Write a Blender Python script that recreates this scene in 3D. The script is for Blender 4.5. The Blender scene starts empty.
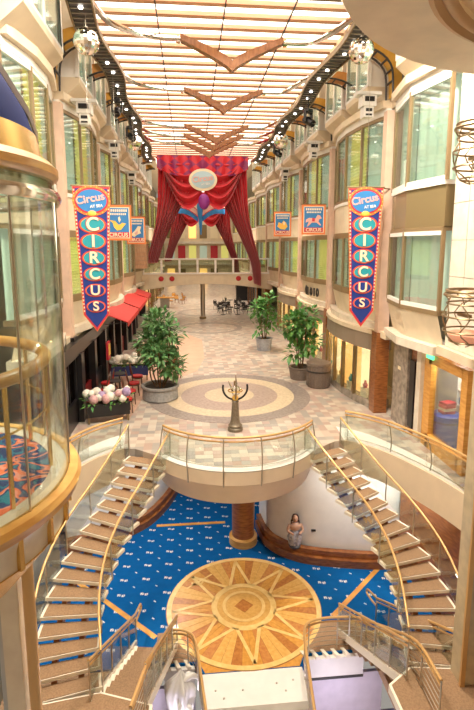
import bpy, bmesh, math, random
from mathutils import Vector, Matrix
random.seed(7)
PI = math.pi
SC = bpy.context.scene
COL = SC.collection
X0 = -0.3                      # mirror axis of the promenade

# ------------------------------------------------------------------ camera
cam_d = bpy.data.cameras.new('camera'); cam = bpy.data.objects.new('camera', cam_d); COL.objects.link(cam)
cam.location = (-1.7, 0, 6.3)
cam.rotation_euler = (math.radians(81.0), 0, math.radians(-5.42))
cam_d.sensor_fit = 'VERTICAL'; cam_d.sensor_height = 24.0; cam_d.lens = 495 / 710 * 24.0
cam_d.shift_y = -31 / 710
cam_d.clip_start = 0.05; cam_d.clip_end = 300
SC.camera = cam
# ------------------------------------------------------------------ world, exposure
w = bpy.data.worlds.new('world'); SC.world = w; w.use_nodes = True
w.node_tree.nodes['Background'].inputs[0].default_value = (1.0, 0.93, 0.83, 1)
w.node_tree.nodes['Background'].inputs[1].default_value = 0.25
vs = SC.view_settings
vs.view_transform = 'Standard'; vs.look = 'None'; vs.exposure = 0.46; vs.gamma = 1.0; vs.use_curve_mapping = False
CEIL_L = 2.3                   # radiance of the luminous ceiling panels

def lamp(name, kind, loc, energy, col=(1, .9, .78), size=.3, rot=(0, 0, 0), spot=1.4):
    d = bpy.data.lights.new(name, kind); d.energy = energy; d.color = col
    if kind == 'AREA': d.shape = 'DISK'; d.size = size
    elif kind == 'SPOT': d.shadow_soft_size = size; d.spot_size = spot; d.spot_blend = .7
    else: d.shadow_soft_size = size
    o = bpy.data.objects.new(name, d); COL.objects.link(o); o.location = loc; o.rotation_euler = rot
    return o
# added fill lamps without fixtures: atrium over the stairwell, lower lounge under the deck, gallery
for i, (x, y, z, e) in enumerate([(-3.2, 9.5, 13.2, 900), (2.4, 12.5, 13.2, 900)]):
    lamp('atrium_fill', 'AREA', (x, y, z), e, (1, .9, .76), 1.2)
for (x, y, e) in [(-1.9, 15.6, 90), (1.6, 17.0, 60), (-4.6, 15.2, 140), (-2.5, 18.6, 110), (5.2, 14.2, 110), (3.4, 15.0, 90), (-5.8, 12.2, 90)]:
    lamp('lounge_fill', 'SPOT', (x, y, -.45), e * 3.0, (1, .95, .88), .12, spot=2.3)
for (x, y) in [(-3.6, 30), (2.6, 30), (-3.4, 52), (2.4, 52), (-.4, 62), (-.4, 75)]:
    lamp('truss_lamp', 'SPOT', (x, y, 12.4), 2600, (1, .88, .73), .2, spot=1.5)

# ------------------------------------------------------------------ materials
MATS = {}
def mat(name, col, rough=.5, metal=0., noise=0., nscale=8., col2=None, emit=0., bump=0., coat=0., spec=.5):
    if name in MATS: return MATS[name]
    m = bpy.data.materials.new(name); m.use_nodes = True; nt = m.node_tree; b = nt.nodes['Principled BSDF']
    b.inputs['Base Color'].default_value = (*col, 1); b.inputs['Roughness'].default_value = rough; b.inputs['Metallic'].default_value = metal
    b.inputs['Coat Weight'].default_value = coat; b.inputs['Specular IOR Level'].default_value = spec
    if noise or bump:
        tc = nt.nodes.new('ShaderNodeTexCoord'); n = nt.nodes.new('ShaderNodeTexNoise')
        n.inputs['Scale'].default_value = nscale; n.inputs['Detail'].default_value = 3
        nt.links.new(tc.outputs['Object'], n.inputs['Vector'])
        if noise:
            r = nt.nodes.new('ShaderNodeMix'); r.data_type = 'RGBA'
            c2 = col2 if col2 else tuple(max(0, c * (1 - noise)) for c in col)
            r.inputs[6].default_value = (*col, 1); r.inputs[7].default_value = (*c2, 1)
            rm = nt.nodes.new('ShaderNodeMapRange'); rm.inputs[1].default_value = .35; rm.inputs[2].default_value = .65
            nt.links.new(n.outputs['Fac'], rm.inputs[0]); nt.links.new(rm.outputs[0], r.inputs[0])
            nt.links.new(r.outputs[2], b.inputs['Base Color'])
        if bump:
            bp = nt.nodes.new('ShaderNodeBump'); bp.inputs['Strength'].default_value = bump; bp.inputs['Distance'].default_value = .02
            nt.links.new(n.outputs['Fac'], bp.inputs['Height']); nt.links.new(bp.outputs[0], b.inputs['Normal'])
    if emit:
        b.inputs['Emission Color'].default_value = (*col, 1); b.inputs['Emission Strength'].default_value = emit
    MATS[name] = m; return m

def wood(name, c1, c2, scale=3., stretch=(1, 1, 12), rough=.35, coat=.3):
    if name in MATS: return MATS[name]
    m = bpy.data.materials.new(name); m.use_nodes = True; nt = m.node_tree; b = nt.nodes['Principled BSDF']
    tc = nt.nodes.new('ShaderNodeTexCoord'); mp = nt.nodes.new('ShaderNodeMapping'); mp.inputs['Scale'].default_value = stretch
    n = nt.nodes.new('ShaderNodeTexNoise'); n.inputs['Scale'].default_value = scale; n.inputs['Detail'].default_value = 4
    r = nt.nodes.new('ShaderNodeValToRGB'); r.color_ramp.elements[0].position = .35; r.color_ramp.elements[1].position = .65
    r.color_ramp.elements[0].color = (*c1, 1); r.color_ramp.elements[1].color = (*c2, 1)
    nt.links.new(tc.outputs['Object'], mp.inputs[0]); nt.links.new(mp.outputs[0], n.inputs['Vector'])
    nt.links.new(n.outputs['Fac'], r.inputs[0]); nt.links.new(r.outputs[0], b.inputs['Base Color'])
    b.inputs['Roughness'].default_value = rough; b.inputs['Coat Weight'].default_value = coat
    MATS[name] = m; return m

def glass(name, tint=(.93, .97, .95), gloss=.12, rough=.03):
    if name in MATS: return MATS[name]
    m = bpy.data.materials.new(name); m.use_nodes = True; nt = m.node_tree; nt.nodes.clear()
    o = nt.nodes.new('ShaderNodeOutputMaterial'); t = nt.nodes.new('ShaderNodeBsdfTransparent'); t.inputs[0].default_value = (*tint, 1)
    g = nt.nodes.new('ShaderNodeBsdfGlossy'); g.inputs['Roughness'].default_value = rough
    mx = nt.nodes.new('ShaderNodeMixShader'); f = nt.nodes.new('ShaderNodeFresnel'); f.inputs[0].default_value = 1.35
    a = nt.nodes.new('ShaderNodeMath'); a.operation = 'MULTIPLY_ADD'; a.inputs[1].default_value = .4; a.inputs[2].default_value = gloss * .15; a.use_clamp = True
    nt.links.new(f.outputs[0], a.inputs[0]); nt.links.new(a.outputs[0], mx.inputs[0])
    nt.links.new(t.outputs[0], mx.inputs[1]); nt.links.new(g.outputs[0], mx.inputs[2]); nt.links.new(mx.outputs[0], o.inputs[0])
    MATS[name] = m; return m

def nodes_for(name):
    m = bpy.data.materials.new(name); m.use_nodes = True; MATS[name] = m
    return m, m.node_tree, m.node_tree.nodes['Principled BSDF']
def mth(nt, op, a, b=None, c=None, clamp=False):
    n = nt.nodes.new('ShaderNodeMath'); n.operation = op; n.use_clamp = clamp
    for i, v in enumerate((a, b, c)):
        if v is None: continue
        if isinstance(v, (int, float)): n.inputs[i].default_value = v
        else: nt.links.new(v, n.inputs[i])
    return n.outputs[0]
def mixc(nt, fac, a, b):
    n = nt.nodes.new('ShaderNodeMix'); n.data_type = 'RGBA'
    for i, v in ((0, fac), (6, a), (7, b)):
        if isinstance(v, tuple): n.inputs[i].default_value = (*v, 1) if len(v) == 3 else v
        elif isinstance(v, (int, float)): n.inputs[i].default_value = v
        else: nt.links.new(v, n.inputs[i])
    return n.outputs[2]

def paver_mat():
    m, nt, b = nodes_for('pavers')
    g = nt.nodes.new('ShaderNodeNewGeometry'); s = nt.nodes.new('ShaderNodeSeparateXYZ'); nt.links.new(g.outputs['Position'], s.inputs[0])
    fx = mth(nt, 'FLOOR', mth(nt, 'DIVIDE', s.outputs[0], .27)); fy = mth(nt, 'FLOOR', mth(nt, 'DIVIDE', s.outputs[1], .27))
    c = nt.nodes.new('ShaderNodeCombineXYZ'); nt.links.new(fx, c.inputs[0]); nt.links.new(fy, c.inputs[1])
    wn = nt.nodes.new('ShaderNodeTexWhiteNoise'); wn.noise_dimensions = '2D'; nt.links.new(c.outputs[0], wn.inputs['Vector'])
    r = nt.nodes.new('ShaderNodeValToRGB'); r.color_ramp.interpolation = 'CONSTANT'
    cols = [(.46, .38, .31), (.56, .48, .4), (.4, .27, .22), (.31, .28, .26), (.5, .4, .33), (.44, .31, .27), (.58, .52, .44), (.36, .33, .3)]
    e = r.color_ramp.elements; e[0].position = 0; e[0].color = (*cols[0], 1); e[1].position = .16; e[1].color = (*cols[1], 1)
    for i, cc in enumerate(cols[2:]):
        k = e.new(.3 + i * .12); k.color = (*cc, 1)
    nt.links.new(wn.outputs['Value'], r.inputs[0])
    n = nt.nodes.new('ShaderNodeTexNoise'); n.inputs['Scale'].default_value = 1.3; nt.links.new(g.outputs['Position'], n.inputs['Vector'])
    nt.links.new(mixc(nt, mth(nt, 'MULTIPLY', n.outputs['Fac'], .3), r.outputs[0], (.55, .48, .4)), b.inputs['Base Color'])
    b.inputs['Roughness'].default_value = .3
    return m
def carpet_mat():
    m, nt, b = nodes_for('blue_carpet')
    g = nt.nodes.new('ShaderNodeNewGeometry'); mp = nt.nodes.new('ShaderNodeMapping'); mp.vector_type = 'POINT'
    mp.inputs['Rotation'].default_value = (0, 0, math.radians(45)); mp.inputs['Scale'].default_value = (1.9, 1.9, 1)
    nt.links.new(g.outputs['Position'], mp.inputs[0]); s = nt.nodes.new('ShaderNodeSeparateXYZ'); nt.links.new(mp.outputs[0], s.inputs[0])
    fx = mth(nt, 'SUBTRACT', mth(nt, 'FRACT', s.outputs[0]), .5); fy = mth(nt, 'SUBTRACT', mth(nt, 'FRACT', s.outputs[1]), .5)
    u = mth(nt, 'ADD', fx, fy); v = mth(nt, 'SUBTRACT', fx, fy)       # back to unrotated directions
    # two offset squares with a gap: the small woven emblem
    a1 = mth(nt, 'LESS_THAN', mth(nt, 'MAXIMUM', mth(nt, 'ABSOLUTE', mth(nt, 'SUBTRACT', u, .19)), mth(nt, 'ABSOLUTE', mth(nt, 'SUBTRACT', v, .05))), .14)
    a2 = mth(nt, 'LESS_THAN', mth(nt, 'MAXIMUM', mth(nt, 'ABSOLUTE', mth(nt, 'ADD', u, .19)), mth(nt, 'ABSOLUTE', mth(nt, 'ADD', v, .05))), .14)
    sl = mth(nt, 'LESS_THAN', mth(nt, 'ABSOLUTE', mth(nt, 'SUBTRACT', mth(nt, 'ABSOLUTE', u), mth(nt, 'ADD', .19, mth(nt, 'MULTIPLY', v, .6)))), .025)
    mk = mth(nt, 'SUBTRACT', mth(nt, 'ADD', a1, a2, clamp=True), sl, clamp=True)
    # every other cell carries only a small dash
    chk = mth(nt, 'MODULO', mth(nt, 'ABSOLUTE', mth(nt, 'ADD', mth(nt, 'FLOOR', s.outputs[0]), mth(nt, 'FLOOR', s.outputs[1]))), 2.0)
    d = mth(nt, 'LESS_THAN', mth(nt, 'MAXIMUM', mth(nt, 'MULTIPLY', mth(nt, 'ABSOLUTE', fx), .4), mth(nt, 'ABSOLUTE', fy)), .035)
    sel = mth(nt, 'ADD', mth(nt, 'MULTIPLY', mk, mth(nt, 'SUBTRACT', 1.0, chk)), mth(nt, 'MULTIPLY', d, chk), clamp=True)
    n = nt.nodes.new('ShaderNodeTexNoise'); n.inputs['Scale'].default_value = 60
    base = mixc(nt, n.outputs['Fac'], (.002, .075, .24), (.004, .11, .33))
    nt.links.new(mixc(nt, mth(nt, 'MULTIPLY', sel, .85), base, (.8, .76, .68)), b.inputs['Base Color'])
    b.inputs['Roughness'].default_value = .95; b.inputs['Specular IOR Level'].default_value = .1
    return m
def floral_mat():
    m, nt, b = nodes_for('elevator_carpet')
    tc = nt.nodes.new('ShaderNodeTexCoord')
    v = nt.nodes.new('ShaderNodeTexNoise'); v.inputs['Scale'].default_value = 2.8; v.inputs['Detail'].default_value = 1; v.inputs['Distortion'].default_value = 1.2
    nt.links.new(tc.outputs['Object'], v.inputs['Vector'])
    r = nt.nodes.new('ShaderNodeValToRGB'); r.color_ramp.interpolation = 'CONSTANT'
    e = r.color_ramp.elements; e[0].position = 0; e[0].color = (.01, .04, .16, 1); e[1].position = .4; e[1].color = (.01, .17, .28, 1)
    for p, c in ((.45, (.015, .05, .18)), (.5, (.8, .17, .06)), (.55, (.78, .3, .22)), (.59, (.02, .06, .2)), (.66, (.01, .2, .3))):
        k = e.new(p); k.color = (*c, 1)
    nt.links.new(v.outputs['Fac'], r.inputs[0]); nt.links.new(r.outputs[0], b.inputs['Base Color']); b.inputs['Roughness'].default_value = .9
    return m
def drape_mat(name, harl=False):
    m, nt, b = nodes_for(name)
    tc = nt.nodes.new('ShaderNodeTexCoord'); s = nt.nodes.new('ShaderNodeSeparateXYZ'); nt.links.new(tc.outputs['Object'], s.inputs[0])
    red = (.6, .007, .02); pur = (.24, .006, .09)
    if harl:
        p = mth(nt, 'FRACT', mth(nt, 'ADD', mth(nt, 'MULTIPLY', s.outputs[0], .45), mth(nt, 'MULTIPLY', s.outputs[2], .6)))
        q = mth(nt, 'FRACT', mth(nt, 'SUBTRACT', mth(nt, 'MULTIPLY', s.outputs[0], .45), mth(nt, 'MULTIPLY', s.outputs[2], .6)))
        k = mth(nt, 'ABSOLUTE', mth(nt, 'SUBTRACT', mth(nt, 'LESS_THAN', p, .5), mth(nt, 'LESS_THAN', q, .5)))
        nt.links.new(mixc(nt, k, red, pur), b.inputs['Base Color'])
    else:
        b.inputs['Base Color'].default_value = (*red, 1)
    b.inputs['Roughness'].default_value = .35; b.inputs['Sheen Weight'].default_value = .3
    return m

M = dict(
 cream=mat('cream_paint', (.78, .65, .47), .45, noise=.1, nscale=2), white=mat('white_paint', (.85, .82, .77), .4, noise=.05, nscale=3),
 fascia=mat('fascia_cream', (.82, .66, .48), .4, noise=.06, nscale=2), salmon=mat('salmon_plaster', (.74, .52, .39), .5, noise=.12, nscale=3),
 marble=mat('cream_marble', (.8, .72, .6), .25, noise=.18, nscale=3.2, col2=(.72, .63, .52)), greymarble=mat('grey_marble', (.42, .36, .3), .25, noise=.4, nscale=5),
 brass=mat('brass', (.82, .55, .2), .25, .9), gold=mat('gold_rail', (.68, .41, .16), .3, .3, coat=.3), chrome=mat('chrome', (.8, .78, .75), .12, 1.),
 steel=mat('steel', (.55, .5, .43), .3, 1.), bronze=mat('bronze', (.3, .22, .12), .35, .8), frame=mat('window_frame', (.3, .21, .11), .4, .3),
 black=mat('black_lacquer', (.012, .011, .012), .3), dark=mat('dark_metal', (.05, .045, .045), .5, .3), whitemetal=mat('white_enamel', (.8, .78, .74), .35),
 handwood=wood('honey_wood', (.52, .25, .055), (.68, .38, .1), 3, (1, 1, 6)), redwood=wood('cherry_wood', (.2, .06, .015), (.36, .13, .035), 4, (1, 1, 5)),
 lightwood=wood('maple_inlay', (.78, .5, .16), (.85, .6, .24), 5, (1, 1, 1)), copper=wood('copper_veneer', (.24, .085, .02), (.36, .14, .045), 4, (4, 1, 1)),
 carpetbrown=mat('tread_carpet', (.36, .22, .12), .9, noise=.25, nscale=30), nosing=mat('tread_nosing', (.88, .8, .66), .4),
 red=mat('red_awning', (.62, .035, .03), .6, noise=.15, nscale=2), redcloth=mat('red_cushion', (.5, .015, .02), .6), maroon=mat('maroon_panel', (.2, .01, .012), .4),
 blue=mat('banner_blue', (.01, .035, .22), .5), teal=mat('banner_teal', (.02, .3, .36), .5), orange=mat('banner_orange', (.78, .2, .05), .5), bred=mat('banner_red', (.55, .03, .05), .5),
 ivory=mat('ivory_print', (.85, .72, .5), .5), pink=mat('pink_print', (.78, .42, .36), .5), yellow=mat('yellow_print', (.85, .5, .08), .5), skyblue=mat('sky_print', (.03, .2, .5), .5),
 leaf=mat('green_leaf', (.05, .2, .05), .45, noise=.6, nscale=5, col2=(.14, .32, .06)), leaf2=mat('blue_green_leaf', (.05, .19, .06), .45, noise=.5, nscale=5, col2=(.2, .36, .13)),
 bark=mat('bark', (.2, .11, .05), .8, noise=.4, nscale=20), soil=mat('soil', (.05, .035, .025), .95), greypot=mat('grey_stone_pot', (.34, .33, .32), .6, noise=.25, nscale=12),
 brownpot=mat('brown_pot', (.2, .15, .12), .5, noise=.3, nscale=20), bluepot=mat('pale_zinc', (.4, .42, .46), .45, noise=.2, nscale=10),
 petal=mat('white_petal', (.85, .8, .7), .6, noise=.15, nscale=30, bump=.6), petal2=mat('lilac_petal', (.42, .3, .5), .6, noise=.3, nscale=30, bump=.6), petal3=mat('pink_petal', (.7, .4, .4), .6, noise=.3, nscale=30, bump=.6),
 navy=mat('navy_cloth', (.03, .04, .15), .7), glass=glass('clear_glass'), glassd=glass('tinted_glass', (.75, .82, .74), .2), curtain=mat('backlit_sheer_curtain', (.42, .52, .42), .8, emit=.3),  # curtain emission stands in for the lit rooms behind
 blind=mat('backlit_green_blind', (.6, .58, .16), .6, emit=.45), blind2=mat('backlit_sage_blind', (.42, .46, .3), .6, emit=.35), roomdark=mat('room_wall', (.22, .2, .15), .8, noise=.3, nscale=1.5), olive=mat('olive_panel', (.27, .2, .1), .25, .3),  # blinds glow in place of room light behind them
 panel=mat('ceiling_panel', (1., .93, .82), .5, emit=CEIL_L), peach_glow=mat('peach_edge_glow', (1., .6, .36), .5, emit=.72), purlin=mat('bronze_purlin', (.42, .25, .14), .5),
 downlight=mat('downlight', (1, .96, .88), .4, emit=6), warmlight=mat('warm_light', (1, .55, .16), .4, emit=.9), amber=mat('amber_light', (1, .75, .4), .4, emit=1.1), whitelight=mat('white_light', (1, .93, .8), .4, emit=3.),
 lilac=mat('lilac_wall', (.68, .62, .7), .6, noise=.1, nscale=3), lilacglow=mat('lilac_lamp', (.62, .5, 1.), .4, emit=3),
 ochre=mat('gold_arch', (.72, .4, .07), .4, .2, noise=.15, nscale=3), rust=mat('orange_arch', (.62, .26, .06), .45, noise=.2, nscale=3),
 med1=mat('mosaic_mauve', (.24, .2, .18), .3, noise=.35, nscale=9, col2=(.36, .3, .27)), med2=mat('mosaic_cream', (.7, .57, .4), .3, noise=.2, nscale=9), med3=mat('mosaic_rose', (.38, .28, .24), .3, noise=.3, nscale=9, col2=(.48, .38, .33)),
 terracotta=mat('terracotta_floor', (.66, .42, .3), .4, noise=.12, nscale=2), domeblue=mat('dome_blue', (.004, .012, .1), .7, spec=.05), skin=mat('skin_paint', (.62, .36, .24), .5, noise=.15, nscale=12),
 hair=mat('dark_hair', (.05, .025, .015), .5), gown=mat('painted_gown', (.55, .52, .52), .5, noise=.6, nscale=9, col2=(.2, .2, .25)), slab=mat('deck_slab', (.62, .5, .38), .6), bluedrum=mat('blue_drum', (.02, .06, .42), .4),
 orangewood=wood('orange_wood', (.62, .27, .04), (.75, .38, .08), 3, (1, 1, 6)), pinkwood=wood('pale_pink_wood', (.5, .27, .15), (.6, .36, .22), 3, (6, 1, 1)), purple=mat('purple_satin', (.3, .03, .28), .4),
)
M['paver'] = paver_mat(); M['carpet'] = carpet_mat(); M['floral'] = floral_mat(); M['drape'] = drape_mat('red_drape'); M['harl'] = drape_mat('harlequin_drape', True)
WEDGE = [wood('medallion_wood_%s' % n, c1, c2, 3, (3, 3, 1)) for n, c1, c2 in (('amber', (.58, .26, .04), (.68, .34, .07)), ('chestnut', (.4, .14, .03), (.54, .22, .05)), ('honey', (.66, .35, .08), (.75, .43, .12)), ('russet', (.5, .18, .045), (.6, .27, .07)))]

# ------------------------------------------------------------------ mesh builder
ORG = {}
class MB:
    def __init__(s): s.v = []; s.f = []
    def add(s, vs, fs):
        o = len(s.v); s.v += [tuple(p) for p in vs]; s.f += [tuple(i + o for i in f) for f in fs]; return s
    def box(s, c, d, rz=0.):
        x, y, z = d[0] / 2, d[1] / 2, d[2] / 2; ca, sa = math.cos(rz), math.sin(rz)
        vs = [(c[0] + a * ca - b * sa, c[1] + a * sa + b * ca, c[2] + e) for e in (-z, z) for a, b in ((-x, -y), (x, -y), (x, y), (-x, y))]
        return s.add(vs, [(3, 2, 1, 0), (4, 5, 6, 7), (0, 1, 5, 4), (1, 2, 6, 5), (2, 3, 7, 6), (3, 0, 4, 7)])
    def ext(s, poly, vec):
        n = len(poly); v = Vector(vec); a = [Vector(p) for p in poly]
        return s.add(a + [p + v for p in a], [tuple(range(n))[::-1], tuple(range(n, 2 * n))] + [(i, (i + 1) % n, n + (i + 1) % n, n + i) for i in range(n)])
    def prism(s, poly, z0, z1): return s.ext([(x, y, z0) for x, y in poly], (0, 0, z1 - z0))
    def tube(s, path, r, n=8, closed=False):
        P = [Vector(p) for p in path]; m = len(P); vs = []; fs = []; ref = None
        for i in range(m):
            if closed: t = P[(i + 1) % m] - P[i - 1]
            else: t = P[min(i + 1, m - 1)] - P[max(i - 1, 0)]
            t.normalize()
            if ref is None: ref = Vector((0, 0, 1)) if abs(t.z) < .9 else Vector((1, 0, 0))
            a = t.cross(ref)
            if a.length < 1e-4: ref = Vector((0, 1, 0)); a = t.cross(ref)
            a.normalize(); b = t.cross(a).normalized(); ref = -b if b.dot(ref) < 0 else b
            rr = r[i] if isinstance(r, (list, tuple)) else r
            vs += [P[i] + (a * math.cos(2 * PI * k / n) + b * math.sin(2 * PI * k / n)) * rr for k in range(n)]
        for i in range(m if closed else m - 1):
            j = (i + 1) % m
            fs += [(i * n + k, i * n + (k + 1) % n, j * n + (k + 1) % n, j * n + k) for k in range(n)]
        if not closed: fs += [tuple(range(n))[::-1], tuple(range((m - 1) * n, m * n))]
        return s.add(vs, fs)
    def lathe(s, prof, c=(0, 0, 0), n=24, a0=0., a1=2 * PI):
        full = abs(a1 - a0 - 2 * PI) < 1e-6; m = n if full else n + 1; vs = []; fs = []
        for i in range(m):
            a = a0 + (a1 - a0) * i / n
            vs += [(c[0] + r * math.cos(a), c[1] + r * math.sin(a), c[2] + z) for r, z in prof]
        k = len(prof)
        for i in range(n):
            j = (i + 1) % m
            fs += [(i * k + q, j * k + q, j * k + q + 1, i * k + q + 1) for q in range(k - 1)]
        return s.add(vs, fs)
    def ring(s, r0, r1, z0, z1, c=(0, 0, 0), n=32, a0=0., a1=2 * PI):      # solid annulus, also as a sector
        s.lathe([(r0, z0), (r1, z0), (r1, z1), (r0, z1), (r0, z0)], c, n, a0, a1)
        if abs(a1 - a0 - 2 * PI) > 1e-6:
            for a in (a0, a1):
                s.add([(c[0] + r * math.cos(a), c[1] + r * math.sin(a), c[2] + z) for r, z in ((r0, z0), (r1, z0), (r1, z1), (r0, z1))], [(0, 1, 2, 3)])
        return s
    def ball(s, c, r, n=12, m=8, sq=(1, 1, 1)):
        vs = []; fs = []
        for j in range(m + 1):
            t = PI * j / m
            vs += [(c[0] + r * sq[0] * math.sin(t) * math.cos(2 * PI * i / n), c[1] + r * sq[1] * math.sin(t) * math.sin(2 * PI * i / n), c[2] - r * sq[2] * math.cos(t)) for i in range(n)]
        for j in range(m):
            fs += [(j * n + i, j * n + (i + 1) % n, (j + 1) * n + (i + 1) % n, (j + 1) * n + i) for i in range(n)]
        return s.add(vs, fs)
    def grid(s, fn, nu, nv):
        vs = [fn(i / nu, j / nv) for j in range(nv + 1) for i in range(nu + 1)]
        return s.add(vs, [(j * (nu + 1) + i, j * (nu + 1) + i + 1, (j + 1) * (nu + 1) + i + 1, (j + 1) * (nu + 1) + i) for j in range(nv) for i in range(nu)])
    def sweep(s, path, w, h, up=0.):     # rectangular section along a path, w horizontal, h vertical
        P = [Vector(p) for p in path]; m = len(P); vs = []
        for i in range(m):
            t = P[min(i + 1, m - 1)] - P[max(i - 1, 0)]; nrm = Vector((-t.y, t.x, 0)).normalized() * (w / 2)
            z = Vector((0, 0, h / 2)); o = P[i] + Vector((0, 0, up))
            vs += [o - nrm - z, o + nrm - z, o + nrm + z, o - nrm + z]
        fs = [(i * 4 + k, i * 4 + (k + 1) % 4, i * 4 + 4 + (k + 1) % 4, i * 4 + 4 + k) for i in range(m - 1) for k in range(4)]
        return s.add(vs, fs + [(3, 2, 1, 0), tuple(range(4 * m - 4, 4 * m))])
    def wall(s, path, z0, z1, th=.1):    # vertical slab along a plan polyline
        return s.sweep([(p[0], p[1], (z0 + z1) / 2) for p in path], th, z1 - z0)
    def mesh(s, name, smooth=False, org=(0, 0, 0), merge=True):
        me = bpy.data.meshes.new(name)
        me.from_pydata([(x - org[0], y - org[1], z - org[2]) for x, y, z in s.v], [], s.f)
        bm = bmesh.new(); bm.from_mesh(me)
        if merge: bmesh.ops.remove_doubles(bm, verts=bm.verts, dist=1e-5)
        bmesh.ops.recalc_face_normals(bm, faces=bm.faces); bm.to_mesh(me); bm.free()
        if smooth:
            me.polygons.foreach_set('use_smooth', [True] * len(me.polygons))
            if smooth != 'all': me.set_sharp_from_angle(angle=math.radians(40))
        return me
    def build(s, name, material, parent=None, smooth=False, label=None, kind=None):
        org = ORG.get(parent.name, (0, 0, 0)) if parent else (0, 0, 0)
        me = s.mesh(name, smooth, org); me.materials.append(material if not isinstance(material, str) else M[material])
        return link(name, me, parent, label, kind)
def link(name, me, parent=None, label=None, kind=None, loc=None):
    o = bpy.data.objects.new(name, me); COL.objects.link(o)
    if parent: o.parent = parent; ORG[o.name] = ORG.get(parent.name, (0, 0, 0))
    if label: o['label'] = label
    if kind: o['kind'] = kind
    if loc: o.location = loc
    return o
def tag(o, label, cat, group=None, kind=None):
    o['label'] = label; o['category'] = cat
    if group: o['group'] = group
    if kind: o['kind'] = kind
    return o
def thing(name, label, cat, loc=(0, 0, 0), group=None, kind=None, rz=0.):
    o = bpy.data.objects.new(name, None); COL.objects.link(o); o.location = loc; o.rotation_euler[2] = rz; o.empty_display_size = .1
    ORG[o.name] = tuple(loc) if not rz else (0, 0, 0)
    return tag(o, label, cat, group, kind)
def local(o): ORG[o.name] = (0, 0, 0); return o      # its parts are given in its own coordinates
def dup(root, loc, rz=0., label=None, group=None, scale=None):
    r = root.copy(); COL.objects.link(r); r.location = loc; r.rotation_euler[2] = rz
    if label: r['label'] = label
    if group: r['group'] = group
    if scale: r.scale = scale if not isinstance(scale, (int, float)) else (scale,) * 3
    for ch in list(root.children):
        c = ch.copy(); COL.objects.link(c); c.parent = r
        for g in ch.children:
            d = g.copy(); COL.objects.link(d); d.parent = c
    return r
def text_mesh(txt, size, depth=.01):
    c = bpy.data.curves.new('txt', 'FONT'); c.body = txt; c.size = size; c.extrude = depth; c.align_x = 'CENTER'; c.align_y = 'CENTER'; c.offset = size * .02
    o = bpy.data.objects.new('txt', c); COL.objects.link(o); dg = bpy.context.evaluated_depsgraph_get(); dg.update()
    me = bpy.data.meshes.new_from_object(o.evaluated_get(dg)); bpy.data.objects.remove(o); bpy.data.curves.remove(c); return me
def arc(cx, cy, r, a0, a1, n, z=None):
    out = []
    for i in range(n + 1):
        a = a0 + (a1 - a0) * i / n; p = (cx + r * math.cos(a), cy + r * math.sin(a)); out.append(p if z is None else (*p, z))
    return out
def spline(pts, n):      # Catmull-Rom
    P = [Vector(p) for p in pts]; P = [2 * P[0] - P[1]] + P + [2 * P[-1] - P[-2]]; out = []; m = len(P) - 3
    for i in range(n + 1):
        t = i / n * m; k = min(int(t), m - 1); u = t - k; a, b, c, d = P[k:k + 4]
        out.append(.5 * ((2 * b) + (c - a) * u + (2 * a - 5 * b + 4 * c - d) * u * u + (3 * b - a - 3 * c + d) * u ** 3))
    return out
def even(pts, n):        # n+1 evenly spaced points along a polyline
    P = [Vector(p) for p in pts]; L = [0]
    for a, b in zip(P, P[1:]): L.append(L[-1] + (b - a).length)
    out = []; k = 0
    for i in range(n + 1):
        t = L[-1] * i / n
        while k < len(P) - 2 and L[k + 1] < t: k += 1
        out.append(P[k].lerp(P[k + 1], (t - L[k]) / max(1e-9, L[k + 1] - L[k])))
    return out
def sx(off, side): return X0 + side * off
def jit(c, a=.04): return tuple(min(1, max(0, v + random.uniform(-a, a))) for v in c)

# ================================================================== THE SETTING
BALC = (X0, 15.84); BR = 2.78
GAL = [(3.2, 14.97), (3.55, 15.0), (4.05, 14.6), (4.5, 14.05), (4.9, 13.25), (5.3, 12.2), (5.55, 11.2)]
def front_edge():
    R = [(sx(o, 1), y) for o, y in GAL]; L = [(sx(o, -1), y) for o, y in GAL]
    a = arc(*BALC, BR, math.radians(-145), math.radians(-35), 40)
    return L[::-1] + a + R
FE = front_edge()
floor = MB().prism([(X0 - 10, 11.2)] + FE + [(X0 + 10, 11.2), (X0 + 10, 98), (X0 - 10, 98)], -.35, 0).build('floor', 'paver')
tag(floor, 'promenade deck paved with small pink, beige and grey square tiles', 'floor', kind='structure')
# nearest pavers as separate tiles
tm = MB(); tm.v = []; h = .1325
tm.add([(-h, -h, 0), (h, -h, 0), (h, h, 0), (-h, h, 0), (-h + .006, -h + .006, .006), (h - .006, -h + .006, .006), (h - .006, h - .006, .006), (-h + .006, h - .006, .006)],
       [(4, 5, 6, 7), (0, 1, 5, 4), (1, 2, 6, 5), (2, 3, 7, 6), (3, 0, 4, 7)])
tile_me = tm.mesh('tile'); tile_me.materials.append(M['paver'])
cells = []
for i in range(-14, 13):
    for j in range(48, 66):
        x, y = (i + .5) * .27, (j + .5) * .27
        if math.hypot(x - BALC[0], y - BALC[1]) < BR - .42 or (y > 16.2 and abs(x - X0) < 2.7):
            if math.hypot(x - X0, y - 20.35) > 3.62: cells.append((y, x))
for y, x in sorted(cells)[:300]: link('tile', tile_me, floor, loc=(x, y, 0))
rim = MB().ring(BR - .3, BR + .03, .001, .02, (*BALC, 0), 40, math.radians(-147), math.radians(-33)).build('stone_border', 'white', floor)
for r0, r1, m_, z in ((2.75, 3.42, 'med1', .008), (2.05, 2.75, 'med2', .008), (1.05, 2.05, 'med3', .008), (0.0, 1.05, 'med2', .008)):
    MB().ring(max(r0, .001), r1, -.01, z, (-.1, 20.35, 0), 56).build('medallion_ring', m_, floor, label='round mosaic ring set into the promenade paving')
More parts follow.
